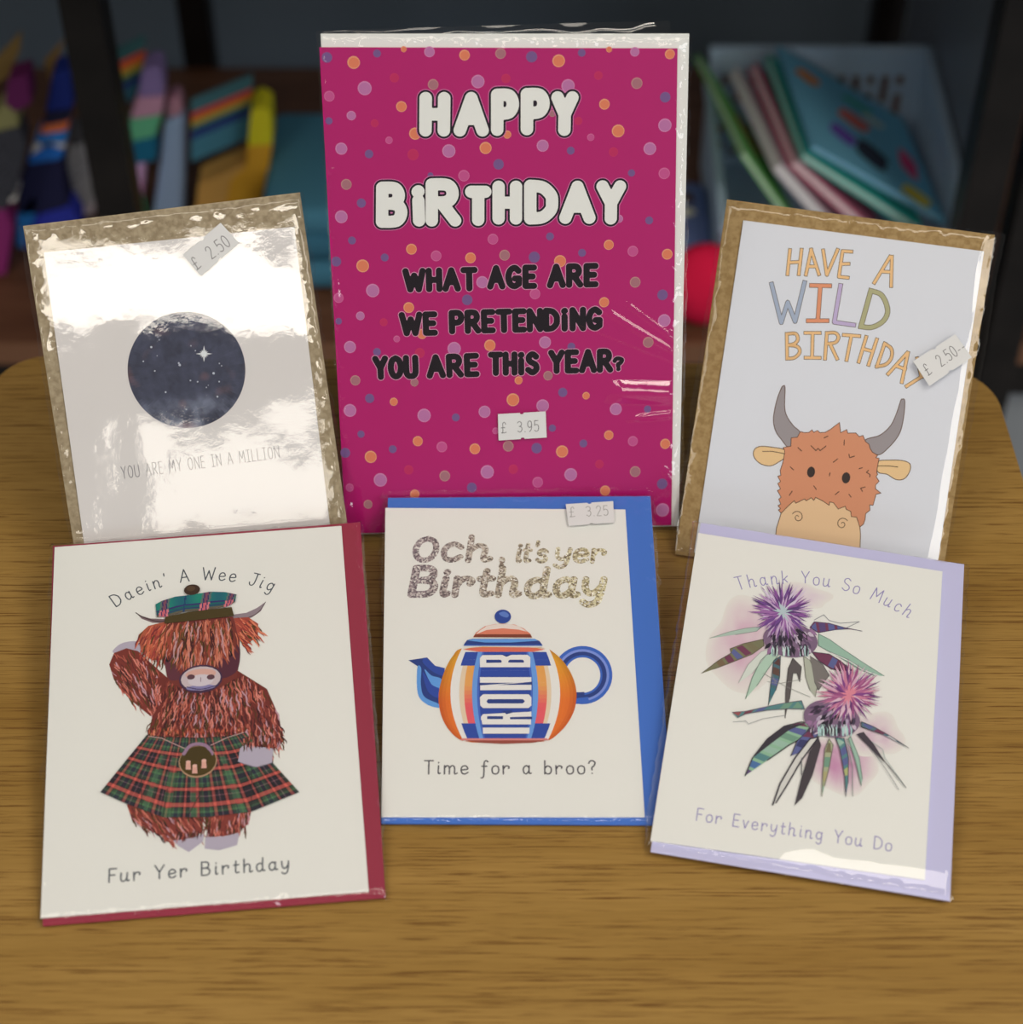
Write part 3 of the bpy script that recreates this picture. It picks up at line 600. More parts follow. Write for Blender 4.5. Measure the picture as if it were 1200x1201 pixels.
for D, oy in ((D1, 0), (D2, 280)):
    a.cv = zoom(360, oy, 2.553)
    for t in D.split():
        x, y, r_, k_ = t.split(','); x, y, r_ = float(x), float(y), float(r_)/2.553
        a.k = 0; a.disc((x, y), r_, RC[k_], r_*1.02, 18); a.k = 1; a.disc((x+0.6, y+0.6), r_*0.86, DC[k_], r_*0.84, 18)
a.build('printed_dots', parent=card)
a = Art(c); a.k = 3; cv = zoom(360, 0, 2.553)
for ch, x0, x1, y0, y1, tilt in (('H', 333, 432, 272, 412, 2), ('A', 436, 548, 272, 412, 0), ('P', 548, 640, 262, 410, 0), ('P', 637, 732, 260, 408, 0), ('Y', 727, 815, 270, 410, 4),
    ('B', 203, 306, 540, 686, 2), ('i_', 300, 356, 548, 682, -8), ('R', 352, 466, 530, 682, 0), ('T', 470, 556, 552, 680, 0), ('H', 552, 648, 537, 676, 0), ('D', 647, 756, 534, 676, 0), ('A', 752, 868, 537, 674, 0), ('Y', 862, 958, 536, 676, 3)):
    i_ = 22; BL = c.L(cv((x0+i_, y1-i_))); BR = c.L(cv((x1-i_, y1-i_))); TL = c.L(cv((x0+i_, y0+i_))); w = GL[ch][0]
    ex = ((BR[0]-BL[0])/w, (BR[1]-BL[1])/w); ey = (TL[0]-BL[0]+tilt*0.06, TL[1]-BL[1])
    if ch == 'i_': BL = (BL[0]+1.2, BL[1])
    glyph(a, ch, BL, ex, ey, [(3.75, (200, 110, 152), 3), (3.45, (30, 18, 32), 4), (2.6, (224, 223, 228), 5)])
PS = [(1.68, (206, 140, 164), 3), (1.36, (24, 16, 24), 4)]
a.cv = zoom(360, 280, 2.553)
for s_, p0, p1, nm in (('WHAT', (297, 152), (503, 148), {0: 'W'}), ('AGE', (549, 143), (680, 141), None), ('ARE', (728, 139), (864, 136), None), ('WE', (286, 283), (383, 281), None),
    ('PRETENDING', (435, 277), (878, 266), {7: 'i_'}), ('YOU', (207, 414), (326, 411), None), ('ARE', (368, 410), (508, 405), None), ('THIS', (552, 402), (688, 400), {2: 'i_'}), ('YEAR', (732, 396), (908, 392), None)):
    text(a, s_, p0, p1, 21.5, PS, gap=0.36, names=nm)
text(a, '?', (922, 392), (944, 391), 13, [(1.25, (208, 150, 170), 3), (0.95, (26, 18, 26), 4)])
a.build('printed_lettering', parent=card)
bagP = keep(c.Ls([(371, 36.5), (812, 38), (800, 626), (404, 634)], 0.5), 0.05)
RG = [(c.L(p), c.L(q), A_, w_) for p, q, A_, w_ in (((668, 338), (800, 418), 0.75, 2.1), ((702, 332), (798, 402), 0.6, 1.6), ((640, 362), (800, 426), 0.6, 1.7), ((692, 458), (806, 461), 0.0, 6.0), ((720, 492), (804, 484), 0.6, 2.4), ((764, 70), (806, 190), 0.8, 3.2), ((778, 230), (804, 300), 0.7, 2.4), ((776, 300), (806, 330), 0.6, 2.0), ((770, 540), (803, 580), 0.6, 2.0))]
def pull(x, y, s, t):
    z = 0
    for (ax, ay), (bx, by), A_, w_ in RG:
        dx, dy = bx-ax, by-ay; u_ = max(0, min(1, ((x-ax)*dx+(y-ay)*dy)/(dx*dx+dy*dy))); d = math.hypot(x-ax-u_*dx, y-ay-u_*dy)+0.5*noise.noise(Vector((x/9, y/9, 2)))
        if A_ == 0:                                # the broad crease: upper flank a little steeper away from its ridge
            e = (x-ax)*-dy/math.hypot(dx, dy)+(y-ay)*dx/math.hypot(dx, dy); d = abs(e)
            if d < 6: z += (1.44-0.19*d-0.0083*d*d)*min(1, 3*u_)
            continue
        z += A_*min(1, 2.6*u_)*max(0, 1-abs(d)/w_)
    return (z+0.5*math.exp(-((s-0.05)/0.035)**2))*min(1, (1-s)*22)
sleeve(c, bagP, 2.75, 3.1, 0.16, 1.1, pull, 0.75, 4.0)
b = MB(); L0, L1, L2, L3 = c.Ls([(378, 40), (786, 40), (783, 24.5), (380, 36)], 0.2); nx = 60
for j in range(5):
    for i in range(nx+1):
        s, t = i/nx, j/4; x = L0[0]*(1-s)+L1[0]*s; y = (L0[1]*(1-s)+L1[1]*s)*(1-t)+(L3[1]*(1-s)+L2[1]*s)*t; b.v.append((x/1000, y/1000, (0.1+t*(0.9*noise.noise(Vector((x/16, y/9, 5)))-0.8*t))/1000))
for j in range(4):
    for i in range(nx): b.f.append([j*(nx+1)+i, j*(nx+1)+i+1, (j+1)*(nx+1)+i+1, (j+1)*(nx+1)+i]); b.c.append((1, 1, 1, 1))
b.build('sleeve_flap', FILM, c.root, smooth=True)
z3 = zoom(360, 280, 2.553)
def zl(z, pts): return [z(p) for p in pts]
p0, p1 = zl(z3, [(583, 579), (694, 573)])
price_label(c, zl(z3, [(572, 525), (715, 517), (718, 595), (574, 604)]), '£ 3.95', 3.45, p0, p1, 12.5)
# ---- moon card
c = Card(-182.4, 578.5455, 0.16574, 0.66386, 'white card with a dark starry moon, brown envelope behind it, left at the back', GC)
slab(c, down_to(c.Ls([(27, 265), (352, 225.5), (406.7, 610), (86, 636)], 1.0), 1.0), 0.3, 1.3, 'envelope', kraft('kraft_greyer_light', (140, 122, 92), (164, 146, 114)), c.root)  # same kraft as the wild card's; the greyer light is put into its colour
card = slab(c, down_to(c.Ls([(51.3, 296.2), (345.2, 265.8), (386.6, 612), (98, 634)], 2.2), 3.0), 1.4, 2.2, 'card', WARMP, c.root)
a = Art(c); cx, cy = c.L((219, 434)); rx, ry = c.scale((219, 434)); rad = 69*rx; z = a.zz(); NR, NS = 46, 110
def moon_col(x, y):
    n = noise.fractal(Vector((x/9, y/9, 3)), 1.0, 2.0, 6); m = noise.fractal(Vector((x/3, y/3, 8)), 1.0, 2.0, 4)
    g = 1+0.16*n+0.10*m; w = max(0, -(y+rad*0.35)/rad)*max(0, 1.0+2*n)*0.8
    b_ = (62*g+70*w, 64*g+72*w, 78*g+66*w); p = max(0, noise.noise(Vector((x/7, y/7, 40)))-0.28)*60
    return alb((b_[0]+p, b_[1]+p*0.3, b_[2]))
for i in range(NR):
    for j in range(NS):
        r0, r1 = rad*i/NR, rad*(i+1)/NR; t0, t1 = 2*math.pi*j/NS, 2*math.pi*(j+1)/NS
        tm = (t0+t1)/2; rm = (r0+r1)/2
        a.m.add([((cx+r_*math.cos(t))/1000, (cy+r_*math.sin(t))/1000, z) for r_, t in ((r0, t0), (r1, t0), (r1, t1), (r0, t1))], [(0, 1, 2, 3)], moon_col(rm*math.cos(tm), rm*math.sin(tm)))
a.k = 1; a.cv = zoom(140, 355, 5.337)
for x, y, r_ in ((200, 278, 7), (240, 215, 4), (250, 232, 4), (150, 367, 5), (222, 427, 5), (236, 332, 3), (448, 270, 4), (476, 300, 4), (378, 390, 8), (372, 378, 6), (590, 442, 8), (626, 380, 4), (640, 395, 4), (625, 494, 5), (445, 487, 5), (490, 495, 5), (545, 530, 4), (614, 588, 6), (290, 560, 6), (557, 517, 3), (420, 668, 5), (530, 320, 11)):
    a.disc((x, y), r_/5.337, (176, 178, 180), n=8)
for k_ in range(12):
    an = k_*math.pi/6; ln = 52 if k_ % 3 == 0 else 30
    a.taper(a.loc([(530, 320), (530+ln*0.5*math.cos(an), 320+ln*0.5*math.sin(an)), (530+ln*math.cos(an), 320+ln*math.sin(an))]), 0.32, (214, 214, 212))
a.build('printed_moon', parent=card)
a = Art(c); a.cv = zoom(140, 355, 5.337)
text(a, 'YOU ARE MY ONE IN A MILLION', (20, 1102), (1003, 970), 14.0, [(0.15, (112, 108, 108), 0)], gap=0.32, space=0.7, names={14+1: 'I_', 21: 'I_'} if False else {15: 'I_', 21: 'I_', 24: 'I_'})
a.build('printed_lettering', parent=card)
bag = down_to(c.Ls([(21, 265), (357, 225), (410, 606), (81, 637)], 0.5), 0.2)
def bulge(x, y, s, t): return 0.0
sleeve(c, bag, 2.75, 11.7, 0.17, 0.9, bulge)
zA = zoom(0, 0, 2.86); p0, p1 = zl(zA, [(662, 905), (775, 822)])
price_label(c, zl(zA, [(612, 855), (740, 747), (803, 815), (675, 928)]), '£ 2.50', 3.55, p0, p1, 15)
# ---- wild birthday card
c = Card(80.7353, 604.5518, -0.20087, 0.82319, 'white HAVE A WILD BIRTHDAY card with orange cow face, brown envelope, back right', GC)
slab(c, keep(down_to(c.Ls([(852.7, 233.8), (1167, 275.5), (1111, 640), (791, 657)], 1.0), 1.0), 1.0), 0.3, 1.3, 'envelope', kraft('kraft_warm_light', (142, 112, 66), (164, 134, 86)), c.root)  # same kraft as the moon card's; the warmer light is put into its colour
card = slab(c, down_to(c.Ls([(871.9, 258.3), (1154.4, 294.7), (1100.8, 654.5), (820, 608.6)], 2.2), 3.0), 1.4, 2.2, 'card', PAPER, c.root)
a = Art(c); a.cv = zoom(880, 270, 4.615); OL = (88, 74, 60)
def outl(strokes, r_, col, o=0.24):
    for k_, rr, cc in ((0, r_+o, OL), (1, r_, col)):
        for st in strokes:
            q = a.loc(st[1:]) if st[0] == '~' else a.loc(st)
            if st[0] == '~': q = catmull(q, False, 6)
            a.line(q, rr, cc, k_, square=True)
SA = (226, 180, 122)
for st in ([[(215, 108), (202, 238)], [(278, 106), (263, 238)], [(209, 175), (270, 172)]], [[(330, 106), (302, 240)], [(330, 106), (372, 238)], [(314, 196), (355, 196)]], [[(395, 110), (415, 242), (473, 107)]],
           [[(548, 116), (500, 113), (480, 252), (528, 257)], [(490, 183), (532, 182)]], [[(757, 144), (672, 284)], [(767, 144), (763, 302)], [(716, 224), (765, 227)]],
           [[(198, 562), (200, 695)], ['~', (198, 562), (245, 560), (258, 590), (240, 614), (205, 622)], ['~', (205, 622), (255, 630), (268, 660), (240, 690), (200, 695)]],
           [[(299, 556), (376, 556)], [(338, 556), (335, 690)], [(300, 690), (376, 691)]], [[(415, 557), (405, 695)], ['~', (415, 557), (460, 556), (478, 580), (460, 608), (412, 615)], [(432, 615), (470, 695)]],
           [[(507, 567), (590, 573)], [(548, 570), (522, 702)]], [[(628, 578), (588, 712)], [(685, 592), (641, 728)], [(610, 642), (664, 656)]], [[(728, 614), (686, 737)], ['~', (728, 614), (764, 642), (764, 690), (735, 726), (686, 738)]],
           [[(850, 664), (747, 778)], [(854, 664), (821, 822)], [(800, 738), (838, 752)]], [[(926, 794), (847, 844)], [(926, 794), (904, 694)], [(926, 794), (985, 770)]]):
    outl(st, 0.60, SA)
outl([[(116, 292), (168, 500), (203, 390), (243, 494), (294, 284)]], 0.80, (158, 166, 178)); outl([[(332, 299), (430, 301)], [(380, 300), (366, 490)], [(314, 490), (416, 490)]], 0.78, (216, 140, 100))
outl([[(489, 300), (455, 498), (560, 513)]], 0.80, (184, 164, 190)); outl([[(653, 328), (600, 520)], ['~', (653, 328), (712, 352), (744, 430), (722, 490), (660, 525), (600, 522)]], 0.92, (168, 162, 118))
a.build('printed_lettering', parent=card)
a = Art(c); a.cv = zoom(865, 430, 5.581); OL = (92, 62, 46)
def shape(pts, col, smooth=True, o=0.17):
    q = a.loc(pts); q = catmull(q, True, 5) if smooth else q
    a.raw(q, alb(col)); a.line(q+[q[0]], o, OL, a.k+1)
G = (148, 138, 134)
shape([(300, 127), (288, 140), (258, 220), (236, 340), (250, 420), (290, 480), (340, 530), (400, 470), (408, 425), (360, 380), (312, 290), (312, 140)], G)
shape([(1080, 212), (1068, 225), (1040, 310), (1000, 390), (930, 450), (840, 478), (850, 530), (920, 578), (990, 530), (1060, 440), (1088, 330), (1096, 225)], G)
EA = (222, 184, 130)
shape([(310, 545), (230, 528), (150, 522), (110, 545), (108, 590), (150, 635), (215, 650), (270, 625), (315, 590)], EA); shape([(915, 622), (1000, 612), (1080, 615), (1128, 635), (1130, 680), (1095, 732), (1040, 740), (980, 705), (920, 690)], EA)
a.k = 2
a.stroke([(165, 555), (230, 555), (310, 570)], 0.17, OL); a.stroke([(918, 650), (990, 650), (1050, 657)], 0.17, OL)
head = [(412, 425), (440, 432), (470, 430), (488, 414), (500, 430), (525, 418), (540, 432), (575, 430), (610, 410), (668, 366), (676, 432), (716, 412), (722, 435), (775, 434), (798, 458), (822, 450), (838, 490), (862, 508), (868, 535), (884, 560), (918, 580), (906, 596), (928, 600), (918, 650), (912, 690), (918, 705), (908, 720), (928, 750), (905, 775), (904, 800), (940, 828), (908, 836), (888, 908), (866, 905), (868, 940), (840, 962), (836, 1000), (826, 1030), (800, 1052),
        (620, 1052), (440, 1000), (286, 960), (268, 938), (282, 930), (266, 910), (284, 900), (270, 868), (286, 855), (262, 812), (282, 800), (264, 765), (282, 752), (264, 718), (284, 712), (280, 680), (292, 645), (302, 610), (310, 550), (298, 530), (350, 520), (352, 466), (392, 462)]
shape(head, (204, 136, 98), False, 0.15)
a.k = 4
muz = [(286, 960), (340, 905), (372, 878), (382, 894), (440, 866), (450, 878), (484, 858), (500, 876), (512, 856), (560, 880), (600, 908), (604, 886), (628, 890), (660, 932), (706, 914), (712, 934), (742, 948), (746, 982), (780, 985), (802, 1052), (806, 1100), (800, 1260), (620, 1240), (430, 1200), (245, 1180), (255, 1060)]
shape(muz, (222, 184, 138), False, 0.16)
a.k = 6
for q in ([(568, 466), (592, 455)], [(700, 482), (698, 514)], [(396, 530), (420, 552)], [(482, 518), (514, 550), (528, 535), (542, 550), (580, 520)], [(628, 626), (656, 604)], [(730, 574), (735, 596), (766, 586)], [(346, 656), (368, 676)], [(606, 694), (602, 716)], [(796, 668), (818, 662)], [(858, 678), (845, 692), (868, 706), (866, 722)], [(500, 780), (516, 804)], [(836, 788), (806, 796), (818, 816)], [(340, 842), (358, 816)], [(640, 838), (664, 818)], [(730, 836), (744, 854)]):
    a.stroke(q, 0.20, OL)
a.disc((482, 690), 4.6, (52, 40, 36), 6.4); a.disc((711, 728), 4.9, (52, 40, 36), 6.6)
def spiral(x, y, sg):
    return [(x+sg*(6+34*t)*math.cos(5.6-8.2*t), y+(6+34*t)*math.sin(5.6-8.2*t)*1.05) for t in [i/22 for i in range(23)]]
a.stroke(spiral(395, 985, 1), 0.17, OL); a.stroke(spiral(686, 1030, -1), 0.17, OL)
a.build('printed_cow_face', parent=card)
bag = keep(down_to(c.Ls([(848, 233), (1180, 274.5), (1115, 637), (782, 656)], 0.5), 0.2), 0.2)
def side(x, y, s, t):
    d = (1-s)*122
    return min(2.0, 0.27*max(0, d-2.0+1.5*noise.noise(Vector((y/22, 3, 7)))))*(1 if d < 30 else max(0, 1-(d-30)/70))
sleeve(c, bag, 2.75, 21.3, 0.16, 0.9, side)
zB = zoom(780, 220, 2.612); p0, p1 = zl(zB, [(806, 578), (922, 498)])
price_label(c, zl(zB, [(760, 532), (890, 449), (940, 520), (810, 608)]), '£ 2.50--', 5.5, p0, p1, 14)
# ---- highland cow card
c = Card(-178.65144, 412.92529, 0.10182, 1.42945, 'ivory card of a dancing highland cow in a tartan kilt, dark red envelope, front left', GC)
slab(c, keep(c.Ls([(62, 640.5), (422.5, 612.5), (452.5, 1053), (50, 1086)], 1.0), 1.0), 0.3, 1.2, 'envelope', mat('crimson_envelope', (146, 44, 62), 0.6), c.root)
card = slab(c, c.Ls([(64, 641.5), (400.5, 616.5), (432.6, 1045.5), (47.5, 1076.7)], 2.2), 1.4, 2.2, 'card', CREAM, c.root)
z1, z4, z5 = zoom(30, 600, 2.402), zoom(100, 640, 4.444), zoom(100, 820, 4.444)
FUR = [(70, 30, 32), (92, 38, 36), (124, 52, 44), (156, 72, 56), (178, 88, 70), (200, 112, 92), (212, 128, 110), (84, 58, 26), (76, 56, 28), (60, 26, 30), (190, 144, 148)]
HF = [(178, 92, 66), (196, 108, 80), (206, 124, 98), (150, 66, 48), (120, 52, 40), (88, 62, 28), (96, 66, 30), (186, 140, 136), (74, 32, 32)]
OR = [(206, 104, 70), (190, 84, 60), (214, 126, 92), (150, 56, 50), (120, 44, 44), (84, 60, 28)]
HOOF = (176, 164, 172)
def dn(off=0): return lambda x, y: math.pi/2+off
def patch(region, base, cv, n, flow, ln, w, pal, wav=0.25):
    a.cv = cv; a.poly(region, base); a.up(); a.hair(region, n, flow, ln, w, pal, wav); a.up()
a = Art(c)
a.cv = z4; a.poly([(150, 560), (165, 525), (210, 503), (272, 503), (290, 560)], HOOF, True); a.up()
a.poly([(262, 348), (290, 365), (340, 380), (415, 383), (425, 405), (350, 402), (295, 382)], (120, 96, 96)); a.poly([(942, 292), (915, 342), (870, 374), (800, 395), (765, 390), (768, 360), (840, 350), (895, 325)], (142, 124, 126)); a.up()
a.stroke([(264, 350), (300, 372), (360, 392), (415, 395)], 0.2, (60, 40, 40), True); a.stroke([(940, 294), (905, 345), (850, 375), (780, 388)], 0.16, (80, 60, 60), True)
patch([(150, 560), (215, 535), (275, 550), (340, 610), (430, 690), (440, 760), (420, 889), (340, 889), (230, 800), (150, 700), (125, 620)], (120, 50, 40), z4, 230, lambda x, y: math.radians(62+20*(x-250)/200), (45, 100), (0.16, 0.36), FUR)
zb = z1
patch([(360, 470), (600, 450), (680, 500), (715, 580), (725, 650), (700, 670), (612, 665), (600, 648), (340, 648), (358, 575), (385, 535)], (112, 46, 38), z1, 620, lambda x, y: math.pi/2-(x-520)/520, (26, 62), (0.16, 0.4), FUR, 0.45)
patch([(285, 825), (330, 830), (390, 840), (500, 845), (500, 900), (470, 925), (420, 930), (350, 900), (300, 870)], (130, 56, 46), z1, 150, lambda x, y: math.radians(55), (22, 50), (0.16, 0.34), FUR)
patch([(500, 845), (640, 825), (628, 880), (600, 905), (560, 915), (515, 915)], (130, 56, 46), z1, 100, lambda x, y: math.radians(95), (22, 44), (0.16, 0.34), FUR)
a.cv = z1; a.poly([(415, 928), (470, 920), (503, 908), (500, 930), (460, 960), (430, 942)], HOOF); a.poly([(507, 918), (560, 916), (603, 905), (596, 940), (545, 955), (505, 950)], HOOF)
a.up(); a.hair([(420, 905), (500, 895), (498, 905), (430, 920)], 26, dn(0.2), (16, 30), (0.16, 0.3), FUR); a.hair([(510, 895), (610, 880), (605, 892), (512, 905)], 26, dn(), (16, 28), (0.16, 0.3), FUR); a.up()
# head
a.cv = z4; a.poly([(415, 400), (770, 370), (806, 480), (805, 600), (790, 690), (700, 745), (600, 772), (500, 745), (430, 705), (412, 600), (425, 500)], (116, 50, 42)); a.up()
a.poly([(700, 600), (735, 540), (775, 520), (806, 530), (803, 620), (775, 670), (705, 690)], (84, 40, 52), True); a.poly([(415, 560), (445, 540), (470, 620), (500, 690), (440, 700), (418, 620)], (96, 48, 56), True); a.up()
a.disc((752, 560), 4.5, (24, 16, 24), 5); a.disc((430, 585), 3.4, (30, 20, 26), 5.5); a.up()
patch([(420, 398), (330, 420), (278, 468), (292, 555), (350, 600), (420, 590), (430, 500)], (170, 84, 58), z4, 120, lambda x, y: math.radians(125-30*(y-400)/200), (40, 90), (0.16, 0.36), OR)
patch([(775, 380), (850, 375), (902, 410), (900, 470), (860, 505), (825, 530), (795, 470)], (160, 70, 54), z4, 90, lambda x, y: math.radians(45), (40, 80), (0.16, 0.36), OR)
a.cv = z4; a.hair([(420, 400), (770, 375), (760, 480), (660, 540), (520, 540), (440, 500)], 330, lambda x, y: math.radians(92-14*(x-600)/180), (90, 190), (0.2, 0.46), HF, 0.3)
a.hair([(420, 690), (500, 750), (600, 775), (720, 745), (800, 670), (870, 760), (700, 889), (450, 889)], 200, lambda x, y: math.radians(95-25*(x-600)/250), (60, 130), (0.2, 0.4), FUR, 0.45); a.up()
a.disc((603, 697), 25.5, (70, 44, 66), 16.5); a.up(); a.disc((603, 695), 23.3, (196, 176, 172), 14.0); a.up(); a.disc((603, 672), 18, (208, 160, 142), 6); a.disc((603, 742), 17, (132, 124, 160), 3.2); a.up(); a.disc((603, 705), 15, (204, 190, 188), 7)
a.up(); a.disc((552, 688), 4.6, (92, 60, 66), 3.0); a.disc((655, 688), 4.6, (92, 60, 66), 3.0); a.stroke([(532, 740), (603, 752), (690, 730)], 0.22, (72, 58, 92), True); a.stroke([(603, 690), (603, 712)], 0.14, (130, 104, 110))
a.build('printed_cow', parent=card)
# kilt
a = Art(c); a.k = 30
T0 = c.Ls([z5(p) for p in [(322, 190), (420, 200), (590, 205), (740, 196), (835, 178)]]); B0_ = c.Ls([z5(p) for p in [(80, 488), (218, 550), (410, 620), (642, 618), (868, 590), (1116, 488)]])
def along(P, s):
    d = [0]
    for i in range(len(P)-1): d.append(d[-1]+math.dist(P[i], P[i+1]))
    x = s*d[-1]
    for i in range(len(P)-1):
        if x <= d[i+1]+1e-9: t = (x-d[i])/(d[i+1]-d[i]); return (P[i][0]*(1-t)+P[i+1][0]*t, P[i][1]*(1-t)+P[i+1][1]*t)
    return P[-1]
def band(v, per, cuts):
    v = (v/per) % 1.0
    for lim, k_ in cuts:
        if v < lim: return k_
    return cuts[-1][1]
TC = {'g': (60, 78, 56), 'd': (40, 34, 40), 'r': (188, 84, 72), 'b': (44, 48, 58), 'l': (84, 126, 80), 'p': (150, 98, 104), 'k': (26, 22, 26)}
HC = [(.09, 'r'), (.13, 'k'), (.22, 'd'), (.25, 'p'), (.38, 'd'), (.43, 'k'), (.52, 'r'), (.56, 'k'), (.66, 'g'), (.70, 'l'), (.84, 'b'), (.88, 'l'), (.96, 'g'), (1.0, 'k')]
def tartan(s, t):
    h = band((t-0.2)/0.44+1, 1, HC); v = band(s*6.4+0.25, 1, HC)
    A_, B_ = TC[h], TC[v]
    if h in 'r' and v in 'r': col = (206, 92, 78)
    elif v in 'r' and (h != 'r'): col = tuple(0.62*q+0.38*w for q, w in zip(B_, A_))
    elif h in 'r': col = tuple(0.8*q+0.2*w for q, w in zip(A_, B_))
    else: col = tuple(0.5*q+0.5*w for q, w in zip(A_, B_))
    for e0, e1 in ((0.23, 0.255), (0.325, 0.372), (0.47, 0.50), (0.70, 0.735)):
        k_ = 0.02*(1-t)
        if e0 < s+k_ < e1 and t > 0.25: col = tuple(0.45*q+0.55*w for q, w in zip(col, TC['l'] if h not in 'rk' else TC['r']))
    return col
NS, NT = 190, 80; z = a.zz()
for i in range(NS):
    for j in range(NT):
        q = []
        for ds, dt in ((0, 1), (1, 1), (1, 0), (0, 0)):
            s, t = (i+ds)/NS, (j+dt)/NT; A_, B_ = along(T0, s), along(B0_, s); q.append(((A_[0]*(1-t)+B_[0]*t)/1000, (A_[1]*(1-t)+B_[1]*t)/1000, z))
        a.m.add(q, [(0, 1, 2, 3)], alb(tartan((i+.5)/NS, (j+.5)/NT)))
a.up(); a.cv = z5
for p in ([(292, 380), (296, 580)], [(430, 470), (405, 618)], [(630, 440), (535, 615)], [(868, 370), (866, 588)]): a.stroke(p, 0.16, (40, 44, 38))
a.poly([(808, 262), (830, 240), (980, 262), (975, 335), (890, 358), (797, 330)], HOOF); a.up(); a.stroke([(797, 330), (890, 358), (975, 335)], 0.14, (120, 110, 122), True)
a.hair([(826, 190), (1010, 190), (1015, 235), (830, 235)], 90, dn(0.05), (30, 60), (0.16, 0.34), FUR)
a.hair([(330, 150), (830, 150), (820, 172), (330, 182)], 80, dn(), (14, 34), (0.14, 0.3), OR)
a.stroke([(330, 198), (400, 208), (520, 262)], 0.18, (186, 150, 140)); a.stroke([(655, 245), (740, 205), (826, 178)], 0.18, (186, 150, 140))
a.up(); a.disc((588, 330), 22.3, (176, 138, 104), 18.5, 30); a.up(); a.disc((588, 327), 21.2, (74, 58, 22), 17.4, 30); a.up()
a.stroke([(515, 290), (545, 250), (590, 238), (635, 250), (662, 290)], 0.7, (150, 118, 136), True); a.up(); a.poly([(520, 310), (550, 265), (590, 252), (640, 268), (660, 310), (600, 330)], (70, 55, 22), True)
a.up()
for x, y in ((538, 350), (572, 370), (620, 343)): a.poly([(x-11, y-18), (x+11, y-18), (x+14, y+22), (x-14, y+22)], (216, 160, 140)); a.disc((x, y-18), 2.8, (222, 172, 150), 1.8)
a.build('printed_kilt', parent=card)
a = Art(c); a.k = 44
def hat_col(s, t):
    h = t; k_ = min(abs(s+0.05*t-q) for q in (0.13, 0.64, 0.95)); w = abs(s+0.04*t-0.38)
    if k_ < 0.018: return (196, 96, 104) if h > 0.6 else (120, 70, 84)
    if k_ < 0.032: return (44, 40, 88)
    if k_ < 0.058: return (206, 116, 118) if h > 0.6 else (92, 104, 96)
    if w < 0.010: return (30, 60, 96)
    if h > 0.86: return (96, 86, 70)
    if 0.76 < h < 0.82 or 0.56 < h < 0.63: return (52, 44, 96)
    return (30, 112+16*math.sin(s*14), 104) if h < 0.56 else (26, 92, 90)
HT = c.Ls([z4(p) for p in [(368, 312), (400, 294), (470, 272), (560, 262), (650, 246), (730, 248), (790, 260)]]); HB = c.Ls([z4(p) for p in [(374, 378), (430, 376), (520, 350), (600, 345), (660, 336), (740, 324), (782, 300)]]); z = a.zz()
for i in range(70):
    for j in range(22):
        q = []
        for ds, dt in ((0, 1), (1, 1), (1, 0), (0, 0)):
            s, t = (i+ds)/70, (j+dt)/22; A_, B_ = along(HT, s), along(HB, s); bl = 0.7*math.sin(math.pi*t)*abs(math.sin(s*12)); q.append(((A_[0]*(1-t)+B_[0]*t)/1000, (A_[1]*(1-t)+B_[1]*t)/1000, z))
        a.m.add(q, [(0, 1, 2, 3)], alb(hat_col((i+.5)/70, (j+.5)/22)))
a.up(); a.cv = z4; a.poly([(418, 378), (540, 352), (640, 340), (765, 326), (776, 372), (600, 392), (414, 412)], (72, 58, 26)); a.disc((558, 236), 9.4, (62, 42, 30), 6.2); a.disc((552, 230), 5, (84, 60, 40), 3)
a.build('printed_bonnet', parent=card)
a = Art(c); IN = (74, 78, 82); a.cv = z4
text(a, "Daein' A Wee Jig", (160, 320), (972, 240), 14.5, [(0.26, IN, 0)], bend=22, gap=0.34, space=0.75)
a.cv = z5; text(a, 'Fur Yer Birthday', (124, 955), (1062, 886), 15.5, [(0.30, IN, 0)], gap=0.34, space=0.7)
a.build('printed_lettering', parent=card)
bag = keep(c.Ls([(58, 638.5), (425, 611), (457.5, 1055), (41, 1088)], 0.5), 0.05)
sleeve(c, bag, 3.35, 31.9, 0.12, 1.0, ew=4.2)
# ---- teapot card
c = Card(-52.20829, 457.79851, 0.01615, 1.45035, 'ivory card with an orange and blue teapot and glitter lettering, blue envelope, front middle', GC)
slab(c, keep(c.Ls([(455, 584), (763, 582), (789, 968), (447, 966)], 1.0), 1.0), 0.3, 1.2, 'envelope', mat('blue_envelope', (64, 108, 182), 0.6), c.root)
card = slab(c, c.Ls([(452, 595.5), (733.6, 597.3), (756.4, 958), (447.3, 958)], 2.2), 1.4, 2.2, 'card', CREAM, c.root)
a = Art(c); a.cv = zoom(475, 705, 4.8)
NV, DB, LB, MBL = (44, 62, 120), (50, 74, 150), (96, 150, 206), (60, 98, 176)
def ringpts(cx, cy, rx, ry, a0, a1, n=30): return [(cx+rx*math.cos(math.radians(a0+(a1-a0)*i/n)), cy+ry*math.sin(math.radians(a0+(a1-a0)*i/n))) for i in range(n+1)]
def ringband(r0, r1, col, a0=-152, a1=108):
    o = ringpts(1000, 417, *r0, a0, a1); i_ = ringpts(1000, 417, *r1, a0, a1); q, w = a.loc(o), a.loc(i_)
    for k_ in range(len(q)-1): a.raw([q[k_], q[k_+1], w[k_+1], w[k_]], alb(col))
ringband((168, 164), (100, 100), NV); a.up(); ringband((168, 164), (150, 146), MBL); ringband((150, 146), (136, 132), (122, 140, 200)); ringband((112, 112), (100, 100), MBL); a.up()
a.poly([(960, 515), (1010, 512), (1010, 575), (962, 578)], NV); a.up(); a.poly([(960, 548), (1030, 540), (1040, 572), (962, 580)], MBL); a.up()
